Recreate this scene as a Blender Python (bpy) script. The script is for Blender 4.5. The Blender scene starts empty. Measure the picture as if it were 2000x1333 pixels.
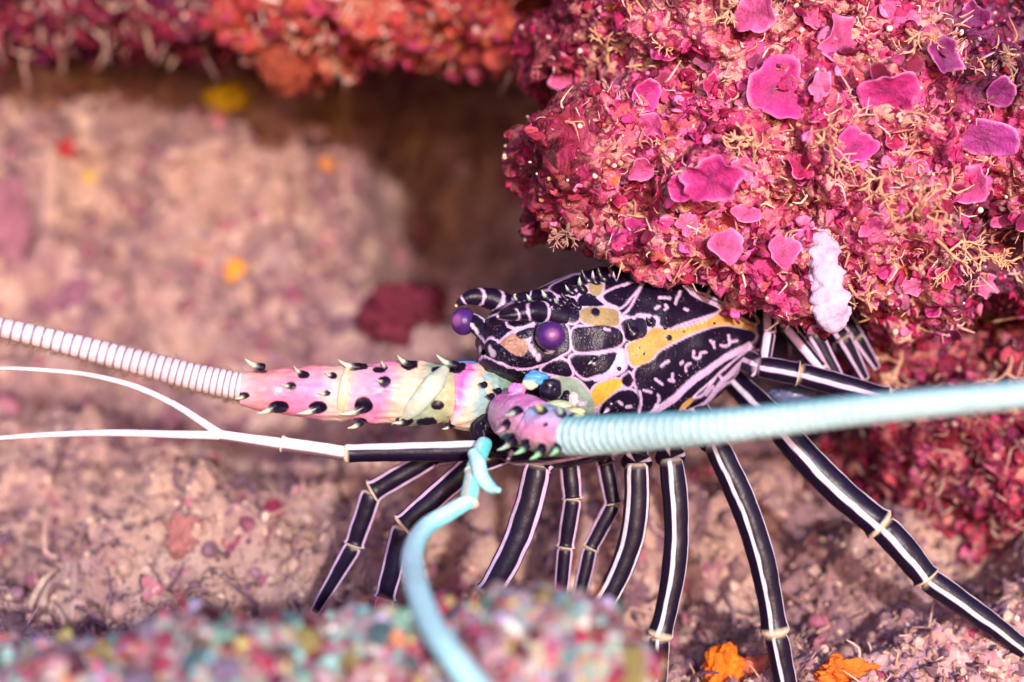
import bpy, math, random
import numpy as np
from mathutils import Vector, Matrix
from mathutils.bvhtree import BVHTree

random.seed(7); rng = np.random.default_rng(7)
scene = bpy.context.scene
COL = scene.collection

# ------------------------------------------------------------------ camera, sky, sun, exposure
D, S = 0.8, 0.00025            # focus plane distance; metres per picture unit at that plane
cam_data = bpy.data.cameras.new('camera'); cam = bpy.data.objects.new('camera', cam_data); COL.objects.link(cam)
cam.location = (0, -D, 0); cam.rotation_euler = (math.radians(90), 0, 0)
cam_data.sensor_width = 36; cam_data.lens = 36 * D / 0.5
cam_data.clip_start = 0.01; cam_data.clip_end = 50
cam_data.dof.use_dof = True; cam_data.dof.focus_distance = D - 0.012
cam_data.dof.aperture_fstop = 57.6 / 21.0
scene.camera = cam

SUN_EL, SUN_AZ = math.radians(8.0), math.radians(12)     # azimuth measured from straight behind the camera to its right hand
world = bpy.data.worlds.new('World'); scene.world = world; world.use_nodes = True
nt = world.node_tree; bg = nt.nodes['Background']
sky = nt.nodes.new('ShaderNodeTexSky'); sky.sky_type = 'NISHITA'; sky.sun_disc = False
sky.sun_elevation = SUN_EL; sky.sun_rotation = math.pi - SUN_AZ
tint = nt.nodes.new('ShaderNodeMix'); tint.data_type = 'RGBA'; tint.blend_type = 'MULTIPLY'
tint.inputs[0].default_value = 1.0; tint.inputs[7].default_value = (1.0, 0.95, 1.75, 1)   # the sea over the reef
nt.links.new(sky.outputs[0], tint.inputs[6]); nt.links.new(tint.outputs[2], bg.inputs[0]); bg.inputs[1].default_value = 0.15
sun_data = bpy.data.lights.new('sun', 'SUN'); sun = bpy.data.objects.new('sun', sun_data); COL.objects.link(sun)
sun_data.energy = 2.45; sun_data.angle = math.radians(2.0); sun_data.color = (1.0, 0.965, 0.95)
to_sun = Vector((math.sin(SUN_AZ) * math.cos(SUN_EL), -math.cos(SUN_AZ) * math.cos(SUN_EL), math.sin(SUN_EL)))
sun.rotation_euler = to_sun.to_track_quat('Z', 'Y').to_euler(); sun.location = to_sun * 2
scene.view_settings.view_transform = 'Standard'; scene.view_settings.look = 'None'
scene.view_settings.exposure = 0.60; scene.view_settings.gamma = 1.0
scene.view_settings.use_curve_mapping = False
scene.cycles.use_denoising = True
scene.cycles.max_bounces = 4; scene.cycles.diffuse_bounces = 3; scene.cycles.glossy_bounces = 2

# ------------------------------------------------------------------ helpers
def K(d): return S * (D + d) / D
def P(px, py, d=0.0): return np.array([(px - 1000) * K(d), d, (666.5 - py) * K(d)])
def plan(V):
    V = np.asarray(V); k = S * (D + V[:, 1]) / D
    return np.stack([V[:, 0] / k + 1000, 666.5 - V[:, 2] / k], 1)
def sr(r, g, b):
    c = np.array([r, g, b]) / 255.0
    return np.where(c <= 0.04045, c / 12.92, ((c + 0.055) / 1.055) ** 2.4)
def sm(a, b, x):
    t = np.clip((x - a) / (b - a), 0, 1); return t * t * (3 - 2 * t)
_perm = rng.permutation(4096)
def _hash(ix, iy, iz, seed=0):
    return _perm[(_perm[(_perm[(ix + seed * 131) & 4095] + iy) & 4095] + iz) & 4095]
_g = rng.normal(size=(4096, 3)); _g /= np.linalg.norm(_g, axis=1)[:, None]
def noise(p, seed=0):
    p = np.asarray(p, float); i = np.floor(p).astype(np.int64); f = p - i; u = f * f * f * (f * (f * 6 - 15) + 10)
    out = np.zeros(len(p))
    for a in (0, 1):
        for b in (0, 1):
            for c in (0, 1):
                g = _g[_hash(i[:, 0] + a, i[:, 1] + b, i[:, 2] + c, seed)]
                w = (u[:, 0] if a else 1 - u[:, 0]) * (u[:, 1] if b else 1 - u[:, 1]) * (u[:, 2] if c else 1 - u[:, 2])
                out += w * ((f - np.array([a, b, c])) * g).sum(1)
    return out * 1.5
def fbm(p, o=4, seed=0, gain=0.5):
    out = 0; a = 1.0; q = np.asarray(p, float)
    for k in range(o):
        out = out + a * noise(q, seed + k); q = q * 2.03 + 3.1; a *= gain
    return out
def worley(p, seed=0):
    p = np.asarray(p, float); i = np.floor(p).astype(np.int64); best = np.full(len(p), 9.0)
    for a in (-1, 0, 1):
        for b in (-1, 0, 1):
            for c in (-1, 0, 1):
                q = i + [a, b, c]; h = _hash(q[:, 0], q[:, 1], q[:, 2], seed)
                best = np.minimum(best, np.linalg.norm(q + 0.5 + _g[h] * 0.45 - p, axis=1))
    return best
def mesh(name, V, F, mat, col=None, smooth=True):
    V = np.asarray(V, np.float32); me = bpy.data.meshes.new(name)
    if isinstance(F, np.ndarray):
        n, k = F.shape
        me.vertices.add(len(V)); me.vertices.foreach_set('co', V.ravel())
        me.loops.add(n * k); me.loops.foreach_set('vertex_index', F.astype(np.int32).ravel())
        me.polygons.add(n); me.polygons.foreach_set('loop_start', np.arange(0, n * k, k, dtype=np.int32))
        me.update(calc_edges=True)
    else:
        me.from_pydata(V.tolist(), [], F)
    if smooth: me.polygons.foreach_set('use_smooth', np.ones(len(me.polygons), bool))
    if col is not None:
        at = me.color_attributes.new('pigment', 'FLOAT_COLOR', 'POINT')
        c = np.ones((len(V), 4), np.float32); c[:, :3] = col; at.data.foreach_set('color', c.ravel())
    me.materials.append(mat); me.update(); return me
def link(name, me, parent=None, **props):
    o = bpy.data.objects.new(name, me); COL.objects.link(o)
    if parent is not None: o.parent = parent
    for k, v in props.items(): o[k] = v
    return o
def obj(name, V, F, mat, parent=None, col=None, smooth=True, **props):
    return link(name, mesh(name, V, F, mat, col, smooth), parent, **props)
def empty(name, **props):
    o = bpy.data.objects.new(name, None); COL.objects.link(o); o.empty_display_size = 0.01
    for k, v in props.items(): o[k] = v
    return o
def spline(pts, n):
    p = np.asarray(pts, float); m = len(p)
    if m == 2: return p[0] + (p[1] - p[0]) * np.linspace(0, 1, n)[:, None]
    q = np.vstack([2 * p[0] - p[1], p, 2 * p[-1] - p[-2]]); t = np.linspace(0, m - 1 - 1e-9, n); i = t.astype(int); f = (t - i)[:, None]
    a, b, c, d = q[i], q[i + 1], q[i + 2], q[i + 3]
    return 0.5 * (2 * b + (c - a) * f + (2 * a - 5 * b + 4 * c - d) * f ** 2 + (3 * b - a - 3 * c + d) * f ** 3)
def tube(path, rad, nseg=16, ref=(0, -1, 0), flat=1.0, cap=True):
    """skin of a path: verts, faces, s in 0..1 and angle (0 faces ref) of every vert"""
    path = np.asarray(path, float); n = len(path); rad = np.broadcast_to(np.asarray(rad, float), (n,)).copy()
    T = np.gradient(path, axis=0); T /= np.linalg.norm(T, axis=1)[:, None] + 1e-12
    ref = np.asarray(ref, float); N = ref - (T @ ref)[:, None] * T; N /= np.linalg.norm(N, axis=1)[:, None] + 1e-9
    B = np.cross(T, N); th = np.linspace(0, 2 * math.pi, nseg, endpoint=False)
    V = path[:, None] + rad[:, None, None] * (N[:, None] * np.cos(th)[None, :, None] * flat + B[:, None] * np.sin(th)[None, :, None])
    V = V.reshape(-1, 3); i = np.arange(n - 1)[:, None] * nseg; j = np.arange(nseg)[None]; k = (j + 1) % nseg
    F = np.stack([i + j, i + k, i + nseg + k, i + nseg + j], -1).reshape(-1, 4)
    s = np.repeat(np.linspace(0, 1, n), nseg); a = np.tile(th, n)
    if cap:
        V = np.vstack([V, path[0], path[-1]]); c0, c1 = n * nseg, n * nseg + 1; jj = np.arange(nseg); kk = (jj + 1) % nseg
        F = np.vstack([F, np.stack([kk, jj, np.full(nseg, c0), np.full(nseg, c0)], 1)[:, :4],
                       np.stack([jj + (n - 1) * nseg, kk + (n - 1) * nseg, np.full(nseg, c1), np.full(nseg, c1)], 1)])
        s = np.append(s, [0, 1]); a = np.append(a, [0, 0])
        F = [tuple(f[:3]) if f[2] == f[3] else tuple(f) for f in F.tolist()]
    return V, F, s, a
def ico(sub):
    t = (1 + 5 ** .5) / 2
    V = [(-1, t, 0), (1, t, 0), (-1, -t, 0), (1, -t, 0), (0, -1, t), (0, 1, t), (0, -1, -t), (0, 1, -t), (t, 0, -1), (t, 0, 1), (-t, 0, -1), (-t, 0, 1)]
    F = [(0, 11, 5), (0, 5, 1), (0, 1, 7), (0, 7, 10), (0, 10, 11), (1, 5, 9), (5, 11, 4), (11, 10, 2), (10, 7, 6), (7, 1, 8), (3, 9, 4), (3, 4, 2), (3, 2, 6), (3, 6, 8), (3, 8, 9), (4, 9, 5), (2, 4, 11), (6, 2, 10), (8, 6, 7), (9, 8, 1)]
    V = [np.array(v) / np.linalg.norm(v) for v in V]
    for _ in range(sub):
        mid = {}; G = []
        def m(a, b):
            key = (min(a, b), max(a, b))
            if key not in mid:
                v = V[a] + V[b]; V.append(v / np.linalg.norm(v)); mid[key] = len(V) - 1
            return mid[key]
        for a, b, c in F:
            x, y, z = m(a, b), m(b, c), m(c, a); G += [(a, x, z), (b, y, x), (c, z, y), (x, y, z)]
        F = G
    return np.array(V), np.array(F)
ICO = [ico(k) for k in range(6)]
def blob(c, r, sub=4, amp=0.15, freq=2.5, seed=0, o=3):
    V, F = ICO[sub]; n = fbm(V * freq + seed * 7.7, o, seed)
    return np.asarray(c) + V * (1 + amp * n)[:, None] * np.asarray(r), F
def chaikin(p, it=2):
    p = np.asarray(p, float)
    for _ in range(it):
        q = np.roll(p, -1, 0); p = np.stack([0.75 * p + 0.25 * q, 0.25 * p + 0.75 * q], 1).reshape(-1, 2)
    return p
def sdist(pts, poly):
    """signed distance to a polygon, positive inside"""
    d = np.full(len(pts), 1e9); ins = np.zeros(len(pts), bool); q = np.roll(poly, -1, 0)
    for a, b in zip(poly, q):
        e = b - a; w = pts - a; t = np.clip((w @ e) / (e @ e + 1e-12), 0, 1)
        d = np.minimum(d, np.linalg.norm(w - t[:, None] * e, axis=1))
        c = (a[1] > pts[:, 1]) != (b[1] > pts[:, 1])
        ins ^= c & (pts[:, 0] < (b[0] - a[0]) * (pts[:, 1] - a[1]) / (b[1] - a[1] + 1e-12) + a[0])
    return np.where(ins, d, -d)
def paint(col, uv, poly, c, soft=1.2, smooth=2, wob=None, grow=0.0):
    """lay a patch of pigment, outlined in the animal's own side plan, on col; returns the coverage"""
    p = chaikin(poly, smooth) if smooth else np.asarray(poly, float); lo, hi = p.min(0) - 12, p.max(0) + 12
    m = np.where(((uv > lo) & (uv < hi)).all(1))[0]; cov = np.zeros(len(uv))
    if len(m):
        d = sdist(uv[m], p) + grow
        if wob is not None: d = d + wob[m]
        cov[m] = sm(-soft, soft, d); col[:] = col * (1 - cov[:, None]) + np.asarray(c) * cov[:, None]
    return cov
def spot(col, uv, x, y, rx, ry, c, soft=0.15):
    d = np.hypot((uv[:, 0] - x) / rx, (uv[:, 1] - y) / ry); cov = 1 - sm(1 - soft, 1 + soft, d)
    col[:] = col * (1 - cov[:, None]) + np.asarray(c) * cov[:, None]; return cov
def curve_of(path, w):
    """a stroke of width w as a polygon"""
    p = spline([(x, y, 0) for x, y in path], 5 * len(path))[:, :2]; T = np.gradient(p, axis=0); T /= np.linalg.norm(T, axis=1)[:, None] + 1e-9
    N = np.stack([-T[:, 1], T[:, 0]], 1) * w / 2; return np.vstack([p + N, (p - N)[::-1]])

def stroke(col, uv, path, w, c, soft=1.2, wob=None):
    """a round-ended mark along a line, thicker here and thinner there"""
    p = spline([(x, y, 0) for x, y in path], 6 * len(path))[:, :2]; lo, hi = p.min(0) - w - 4, p.max(0) + w + 4; m = np.where(((uv > lo) & (uv < hi)).all(1))[0]; cov = np.zeros(len(uv))
    if len(m):
        d = np.full(len(m), 1e9); q = uv[m]
        for k in range(len(p) - 1):
            e = p[k + 1] - p[k]; v = q - p[k]; t = np.clip((v @ e) / (e @ e + 1e-12), 0, 1); d = np.minimum(d, np.linalg.norm(v - t[:, None] * e, axis=1) + .8 * math.sin(k * 1.3 + p[0, 0]))
        if wob is not None: d = d - wob[m]
        cov[m] = sm(w / 2 + soft, w / 2 - soft, d); col[:] = col * (1 - cov[:, None]) + np.asarray(c) * cov[:, None]
    return cov

# ------------------------------------------------------------------ materials (all node based)
def base_mat(name, rough=0.5, spec=0.4):
    m = bpy.data.materials.new(name); m.use_nodes = True; b = m.node_tree.nodes['Principled BSDF']
    b.inputs['Roughness'].default_value = rough; b.inputs['Specular IOR Level'].default_value = spec
    return m, m.node_tree, b
def bumps(nt_, b, vec, layers):
    prev = None
    for scale, dist, kind in layers:
        if kind == 'n':
            t = nt_.nodes.new('ShaderNodeTexNoise'); t.inputs['Detail'].default_value = 2; out = t.outputs[0]
        else:
            t = nt_.nodes.new('ShaderNodeTexVoronoi'); out = t.outputs[0]
        t.inputs['Scale'].default_value = scale
        if vec is not None: nt_.links.new(vec, t.inputs['Vector'])
        bp = nt_.nodes.new('ShaderNodeBump'); bp.inputs['Distance'].default_value = dist; bp.inputs['Strength'].default_value = 1.0
        nt_.links.new(out, bp.inputs['Height'])
        if prev: nt_.links.new(prev, bp.inputs['Normal'])
        prev = bp.outputs[0]
    nt_.links.new(prev, b.inputs['Normal'])
def pigment_mat(name, rough=0.45, spec=0.4, bump=((900, 0.0004, 'n'),), vary=0.25, nscale=400, sss=0.0):
    """colour comes from the pigment laid on the surface, broken up by noise"""
    m, t, b = base_mat(name, rough, spec); N, L = t.nodes, t.links
    at = N.new('ShaderNodeAttribute'); at.attribute_name = 'pigment'; tc = N.new('ShaderNodeTexCoord')
    n = N.new('ShaderNodeTexNoise'); n.inputs['Scale'].default_value = nscale; n.inputs['Detail'].default_value = 5; L.new(tc.outputs['Object'], n.inputs['Vector'])
    mr = N.new('ShaderNodeMapRange'); mr.inputs[1].default_value = 0.3; mr.inputs[2].default_value = 0.7
    mr.inputs[3].default_value = 1 - vary; mr.inputs[4].default_value = 1 + vary; L.new(n.outputs[0], mr.inputs[0])
    mx = N.new('ShaderNodeMix'); mx.data_type = 'RGBA'; mx.blend_type = 'MULTIPLY'; mx.inputs[0].default_value = 1
    L.new(at.outputs['Color'], mx.inputs[6]); L.new(mr.outputs[0], mx.inputs[7]); L.new(mx.outputs[2], b.inputs['Base Color'])
    if bump: bumps(t, b, tc.outputs['Object'], bump)
    if sss: b.inputs['Subsurface Weight'].default_value = sss; b.inputs['Subsurface Radius'].default_value = (0.003, 0.0015, 0.0015); b.inputs['Subsurface Scale'].default_value = 1
    return m
def ramp(t, stops, interp='LINEAR'):
    r = t.nodes.new('ShaderNodeValToRGB'); r.color_ramp.interpolation = interp; e = r.color_ramp.elements
    while len(e) < len(stops): e.new(0.5)
    for k, (p, c) in enumerate(stops): e[k].position = p; e[k].color = (*sr(*c), 1)
    return r
def crust_mat(name, pal, pal2, s1=90, s2=350, mask=25, bump=((60, 0.004, 'n'), (400, 0.0012, 'n')), rough=0.7, mlo=0.42, mhi=0.58, spec=0.25, sparse=None, tinted=False):
    """patchy living crust: two cell mosaics of colour, one through the other"""
    m, t, b = base_mat(name, rough, spec); N, L = t.nodes, t.links; tc = N.new('ShaderNodeTexCoord')
    w = N.new('ShaderNodeTexNoise'); w.inputs['Scale'].default_value = s1 * 0.9; w.inputs['Detail'].default_value = 2; L.new(tc.outputs['Object'], w.inputs['Vector'])
    ad = N.new('ShaderNodeVectorMath'); ad.operation = 'MULTIPLY_ADD'; ad.inputs[1].default_value = (1.4 / s1,) * 3
    L.new(w.outputs['Color'], ad.inputs[0]); L.new(tc.outputs['Object'], ad.inputs[2]); outs = []
    for sc, pa in ((s1, pal), (s2, pal2)):
        v = N.new('ShaderNodeTexVoronoi'); v.inputs['Scale'].default_value = sc
        L.new(ad.outputs[0], v.inputs['Vector']); sp = N.new('ShaderNodeSeparateColor'); L.new(v.outputs['Color'], sp.inputs[0])
        r = ramp(t, [(0.12 + 0.76 * k / max(1, len(pa) - 1), c) for k, c in enumerate(pa)]); L.new(sp.outputs[0], r.inputs[0]); outs.append(r.outputs[0])
    n = N.new('ShaderNodeTexNoise'); n.inputs['Scale'].default_value = mask; n.inputs['Detail'].default_value = 5; L.new(tc.outputs['Object'], n.inputs['Vector'])
    mr = N.new('ShaderNodeMapRange'); mr.inputs[1].default_value = mlo; mr.inputs[2].default_value = mhi; L.new(n.outputs[0], mr.inputs[0])
    mx = N.new('ShaderNodeMix'); mx.data_type = 'RGBA'; L.new(mr.outputs[0], mx.inputs[0]); L.new(outs[0], mx.inputs[6]); L.new(outs[1], mx.inputs[7])
    last = mx.outputs[2]
    for (sc, thr, c) in (sparse or ()):                      # scattered blots of another growth
        q = N.new('ShaderNodeTexNoise'); q.inputs['Scale'].default_value = sc; q.inputs['Detail'].default_value = 3; L.new(tc.outputs['Object'], q.inputs['Vector'])
        sf = N.new('ShaderNodeVectorMath'); sf.inputs[1].default_value = (sc * .013, thr * 3.1, .7); L.new(tc.outputs['Object'], sf.inputs[0]); L.new(sf.outputs[0], q.inputs['Vector'])
        q2 = N.new('ShaderNodeMapRange'); q2.inputs[1].default_value = thr; q2.inputs[2].default_value = thr + 0.05; L.new(q.outputs[0], q2.inputs[0])
        m2 = N.new('ShaderNodeMix'); m2.data_type = 'RGBA'; m2.inputs[7].default_value = (*sr(*c), 1); L.new(q2.outputs[0], m2.inputs[0]); L.new(last, m2.inputs[6]); last = m2.outputs[2]
    if tinted:
        at = N.new('ShaderNodeAttribute'); at.attribute_name = 'pigment'; m3 = N.new('ShaderNodeMix'); m3.data_type = 'RGBA'; m3.blend_type = 'MULTIPLY'; m3.inputs[0].default_value = 1
        L.new(last, m3.inputs[6]); L.new(at.outputs['Color'], m3.inputs[7]); last = m3.outputs[2]
    L.new(last, b.inputs['Base Color']); bumps(t, b, tc.outputs['Object'], bump)
    return m
def random_mat(name, pal, rough=0.6, bump=((500, 0.0008, 'n'),), rim=None):
    """one colour of the palette for each object that wears it"""
    m, t, b = base_mat(name, rough, 0.3); N, L = t.nodes, t.links; oi = N.new('ShaderNodeObjectInfo'); tc = N.new('ShaderNodeTexCoord')
    r = ramp(t, [(k / len(pal), c) for k, c in enumerate(pal)], 'CONSTANT'); L.new(oi.outputs['Random'], r.inputs[0])
    n = N.new('ShaderNodeTexNoise'); n.inputs['Scale'].default_value = 2.5; n.inputs['Detail'].default_value = 5; L.new(tc.outputs['Object'], n.inputs['Vector'])
    mr = N.new('ShaderNodeMapRange'); mr.inputs[1].default_value = .3; mr.inputs[2].default_value = .7; mr.inputs[3].default_value = 0.6; mr.inputs[4].default_value = 1.3; L.new(n.outputs[0], mr.inputs[0])
    mx = N.new('ShaderNodeMix'); mx.data_type = 'RGBA'; mx.blend_type = 'MULTIPLY'; mx.inputs[0].default_value = 1; L.new(r.outputs[0], mx.inputs[6]); L.new(mr.outputs[0], mx.inputs[7])
    last = mx.outputs[2]
    if rim:
        at = N.new('ShaderNodeAttribute'); at.attribute_name = 'pigment'; m3 = N.new('ShaderNodeMix'); m3.data_type = 'RGBA'
        m3.inputs[7].default_value = (*sr(*rim), 1); L.new(at.outputs['Fac'], m3.inputs[0]); L.new(last, m3.inputs[6]); last = m3.outputs[2]
    L.new(last, b.inputs['Base Color']); bumps(t, b, tc.outputs['Object'], bump)
    return m

M_shell = pigment_mat('painted_shell', 0.30, 0.32, ((1500, 0.00020, 'n'),), 0.16, 900)
M_limb = pigment_mat('limb_shell', 0.36, 0.28, ((500, 0.00012, 'n'),), 0.14, 500)
M_pastel = pigment_mat('pastel_shell', 0.30, 0.45, ((350, 0.0003, 'n'),), 0.14, 260)
M_whip = pigment_mat('whip', 0.45, 0.4, ((900, 0.0004, 'n'),), 0.14, 300)
M_eye = pigment_mat('eye_gloss', 0.26, 0.4, ((2500, 0.00006, 'v'),), 0.15, 300)
M_plate = pigment_mat('coralline_plate', 0.55, 0.3, ((180, 0.0012, 'n'), (900, 0.0006, 'n')), 0.22, 220)
M_weed = pigment_mat('seaweed', 0.65, 0.25, ((600, 0.0004, 'n'),), 0.2, 250)
M_sponge = pigment_mat('sponge', 0.7, 0.2, ((160, 0.0016, 'n'), (900, 0.0004, 'n')), 0.22, 180)
M_growth = pigment_mat('small_growth', 0.65, 0.25, ((500, 0.0008, 'n'),), 0.25, 300)

M_wall = crust_mat('silted_reef', [(150, 116, 112), (184, 146, 130), (202, 166, 146), (174, 134, 128), (142, 106, 112)],
                   [(194, 156, 136), (162, 120, 120), (208, 176, 158), (132, 96, 106)], 16, 60, 9,
                   ((25, 0.012, 'n'), (110, 0.006, 'n'), (420, 0.0022, 'n')), 0.85, sparse=((22, 0.64, (150, 84, 104)), (60, 0.66, (156, 66, 88)), (90, 0.69, (120, 58, 86)), (70, 0.70, (236, 196, 180))))
M_over = crust_mat('pink_crust', [(112, 22, 54), (168, 40, 86), (206, 66, 128), (222, 104, 150), (190, 86, 92)],
                   [(224, 170, 150), (214, 84, 136), (150, 30, 66), (236, 188, 160), (120, 24, 56)], 110, 330, 45,
                   ((80, 0.005, 'n'), (420, 0.002, 'n')), 0.6, sparse=((70, 0.66, (200, 110, 60)), (260, 0.67, (240, 200, 180)), (40, 0.62, (96, 12, 44))), tinted=True)
M_dark = crust_mat('crimson_crust', [(96, 16, 48), (140, 34, 70), (172, 70, 96), (110, 24, 66), (196, 130, 110)],
                   [(150, 40, 78), (204, 140, 120), (100, 20, 52), (180, 90, 112)], 80, 260, 32, ((60, 0.006, 'n'), (300, 0.002, 'n')), 0.7,
                   sparse=((90, 0.66, (226, 160, 130)), (50, 0.66, (84, 16, 60))))
M_orange = crust_mat('red_sponge_crust', [(156, 50, 46), (176, 70, 50), (136, 34, 50), (160, 56, 56)],
                     [(200, 104, 66), (124, 32, 54), (176, 66, 54), (206, 140, 116)], 45, 120, 20, ((50, 0.006, 'n'),), 0.75,
                     sparse=((70, 0.67, (236, 206, 200)),))
M_fore = crust_mat('rubble_crust', [(170, 120, 120), (140, 164, 156), (150, 64, 86), (190, 176, 166), (110, 54, 70)],
                   [(180, 160, 120), (130, 170, 164), (176, 84, 116), (200, 190, 186)], 75, 200, 30, ((80, 0.004, 'n'),), 0.7)
M_mound = crust_mat('silt_mound', [(196, 152, 150), (170, 130, 140), (214, 176, 168), (150, 110, 124)],
                    [(222, 190, 180), (176, 96, 112), (206, 160, 140), (160, 130, 150)], 60, 220, 30, ((60, 0.006, 'n'), (300, 0.0015, 'n')), 0.8)

# ------------------------------------------------------------------ the reef: one sheet of sea floor that climbs into the back wall
def profile(n):
    pts = [(-1.6, 0, -0.55), (-0.9, 0, -0.46), (-0.4, 0, -0.33), (-0.15, 0, -0.245), (0.0, 0, -0.19), (0.07, 0, -0.15), (0.15, 0, -0.108), (0.25, 0, -0.066),
           (0.34, 0, -0.01), (0.40, 0, 0.06), (0.43, 0, 0.14), (0.43, 0, 0.24), (0.38, 0, 0.36), (0.2, 0, 0.52), (-0.05, 0, 0.66)]
    p = spline(pts, n); return p[:, 0], p[:, 2]
NX, NT = 560, 520
py_, pz_ = profile(NT); xs = np.linspace(-1.1, 1.1, NX)
X, Y = np.meshgrid(xs, py_, indexing='ij'); Z = np.broadcast_to(pz_, X.shape)
ty, tz = np.gradient(py_), np.gradient(pz_); ln = np.hypot(ty, tz); ny, nz = -tz / ln, ty / ln
W = np.stack([X, Y, Z], -1).reshape(-1, 3)
disp = 0.045 * fbm(W * 5 + 11, 2, 3) + 0.030 * fbm(W * 17, 2, 5) + 0.012 * fbm(W * 45, 3, 9)
disp += 0.010 * (0.55 - worley(W * 38 + 2, 4)) + 0.007 * fbm(W * 110, 3, 12)
near = sm(0.12, -0.05, W[:, 1]); disp *= 1 - 0.55 * near
hx, hz = P(870, 330, 0.4)[[0, 2]]
disp -= 0.15 * np.exp(-((W[:, 0] - hx) / 0.07) ** 2 - ((W[:, 2] - hz) / 0.075) ** 2)       # the hollow beside the overhang
disp += 0.05 * np.exp(-((W[:, 0] + 0.06) / 0.12) ** 2 - ((W[:, 2] - 0.01) / 0.03) ** 2)       # and the silt bank below it
W[:, 1] += disp * np.tile(ny, NX); W[:, 2] += disp * np.tile(nz, NX)
i, j = np.meshgrid(np.arange(NX - 1), np.arange(NT - 1), indexing='ij'); a0 = (i * NT + j).ravel()
WF = np.stack([a0, a0 + NT, a0 + NT + 1, a0 + 1], 1)
seabed = obj('seabed', W, WF, M_wall, kind='structure', label='silted pink and tan reef floor rising into the back wall')

def bvh(V, F):
    return BVHTree.FromPolygons(np.asarray(V, float).tolist(), F.tolist() if isinstance(F, np.ndarray) else F)
CAMP = Vector((0, -D, 0))
def hit(tree, px, py):
    """where the surface stands that is met beyond a place on the focus plane"""
    r = tree.ray_cast(CAMP, (Vector(P(px, py)) - CAMP).normalized())
    return (np.array(r[0]), np.array(r[1])) if r[0] is not None else (None, None)
wall_tree = bvh(W, WF)

def remeshed(ells, voxel, amp, seed, rough=(30, 90, 240)):
    V = []; F = []; off = 0
    for (px, py, d, rx, ry, rd) in ells:
        v, f = ICO[4]; k = K(d); V.append(P(px, py, d) + v * np.array([rx * k, rd, ry * k])); F.append(f + off); off += len(v)
    me = bpy.data.meshes.new('lump'); me.from_pydata(np.vstack(V).tolist(), [], np.vstack(F).tolist())
    o = bpy.data.objects.new('lump', me); COL.objects.link(o)
    md = o.modifiers.new('r', 'REMESH'); md.mode = 'VOXEL'; md.voxel_size = voxel
    dg = bpy.context.evaluated_depsgraph_get(); m2 = bpy.data.meshes.new_from_object(o.evaluated_get(dg))
    n = len(m2.vertices); V = np.empty(n * 3); m2.vertices.foreach_get('co', V); V = V.reshape(-1, 3)
    N = np.empty(n * 3); m2.vertices.foreach_get('normal', N); N = N.reshape(-1, 3)
    F = np.array([list(p.vertices) for p in m2.polygons if len(p.vertices) == 4])
    bpy.data.objects.remove(o); bpy.data.meshes.remove(me); bpy.data.meshes.remove(m2)
    d = 0
    for k, f in enumerate(rough): d = d + amp * 0.5 ** k * fbm(V * f + seed, 2, seed + 3 * k)
    d = d + amp * 0.5 * (0.5 - worley(V * rough[1] * 0.8 + seed, seed))
    return V + N * d[:, None], F
def surface_samples(V, F, n, keep=None):
    a, b, c = V[F[:, 0]], V[F[:, 1]], V[F[:, 2]]; nn = np.cross(b - a, c - a); ar = np.linalg.norm(nn, axis=1) + 1e-15
    cen = (a + c) / 2; w = ar.copy()
    if keep is not None: w *= keep(cen, nn / ar[:, None])
    k = rng.choice(len(F), n, p=w / w.sum()); u = rng.random((n, 2)); u = np.where(u.sum(1, keepdims=True) > 1, 1 - u, u)
    return a[k] + u[:, :1] * (b[k] - a[k]) + u[:, 1:] * (c[k] - a[k]), nn[k] / ar[k][:, None]
def facing(cen, nn):            # the side of a rock that is open to the water, within the reach of a step aside
    return np.clip(0.3 - nn[:, 1], 0.0, 1) * (np.abs(cen[:, 0]) < 0.36) * (np.abs(cen[:, 2]) < 0.24) + 1e-6
def frames(N, spread):
    Nn = N + rng.normal(size=N.shape) * spread; Nn /= np.linalg.norm(Nn, axis=1)[:, None]
    A = np.cross(Nn, rng.normal(size=N.shape)); A /= np.linalg.norm(A, axis=1)[:, None]; return np.stack([A, np.cross(Nn, A), Nn], 1)
def replicate(T, TF, pos, fr, scale, cols):
    n = len(pos); sc = np.asarray(scale)
    if sc.ndim == 1: sc = np.stack([sc] * 3, 1)
    V = np.einsum('vk,nk,nkj->nvj', T, sc, fr) + pos[:, None]
    F = (TF[None] + (np.arange(n) * len(T))[:, None, None]).reshape(-1, TF.shape[1])
    return V.reshape(-1, 3), F, np.repeat(cols, len(T), 0)
def merge(parts):
    V, F, C = [], [], []; off = 0
    for v, f, c in parts: V.append(v); F.append(f + off); C.append(c); off += len(v)
    return np.vstack(V), np.vstack(F), np.vstack(C)
def flake(seed):
    r = np.random.default_rng(seed); n = 12; th = np.linspace(0, 2 * math.pi, n, endpoint=False)
    e = 1 + 0.28 * np.sin(3 * th + r.random() * 6) * r.random() + r.normal(size=n) * 0.12
    rim = np.stack([np.cos(th) * e, np.sin(th) * e * 0.85, 0.25 + 0.22 * np.sin(2 * th + r.random() * 6) + r.normal(size=n) * 0.06], 1)
    mid = rim * [0.55, 0.55, 0.45] + [0, 0, 0.08]
    V = np.vstack([rim, mid, [[0, 0, 0.0]], [[0, 0, -0.22]]]); F = []
    for k in range(n):
        l = (k + 1) % n; F += [(k, l, n + l), (k, n + l, n + k), (n + k, n + l, 2 * n), (l, k, 2 * n + 1)]
    return V, np.array(F)
FLAKES = [flake(k) for k in range(8)]
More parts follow.
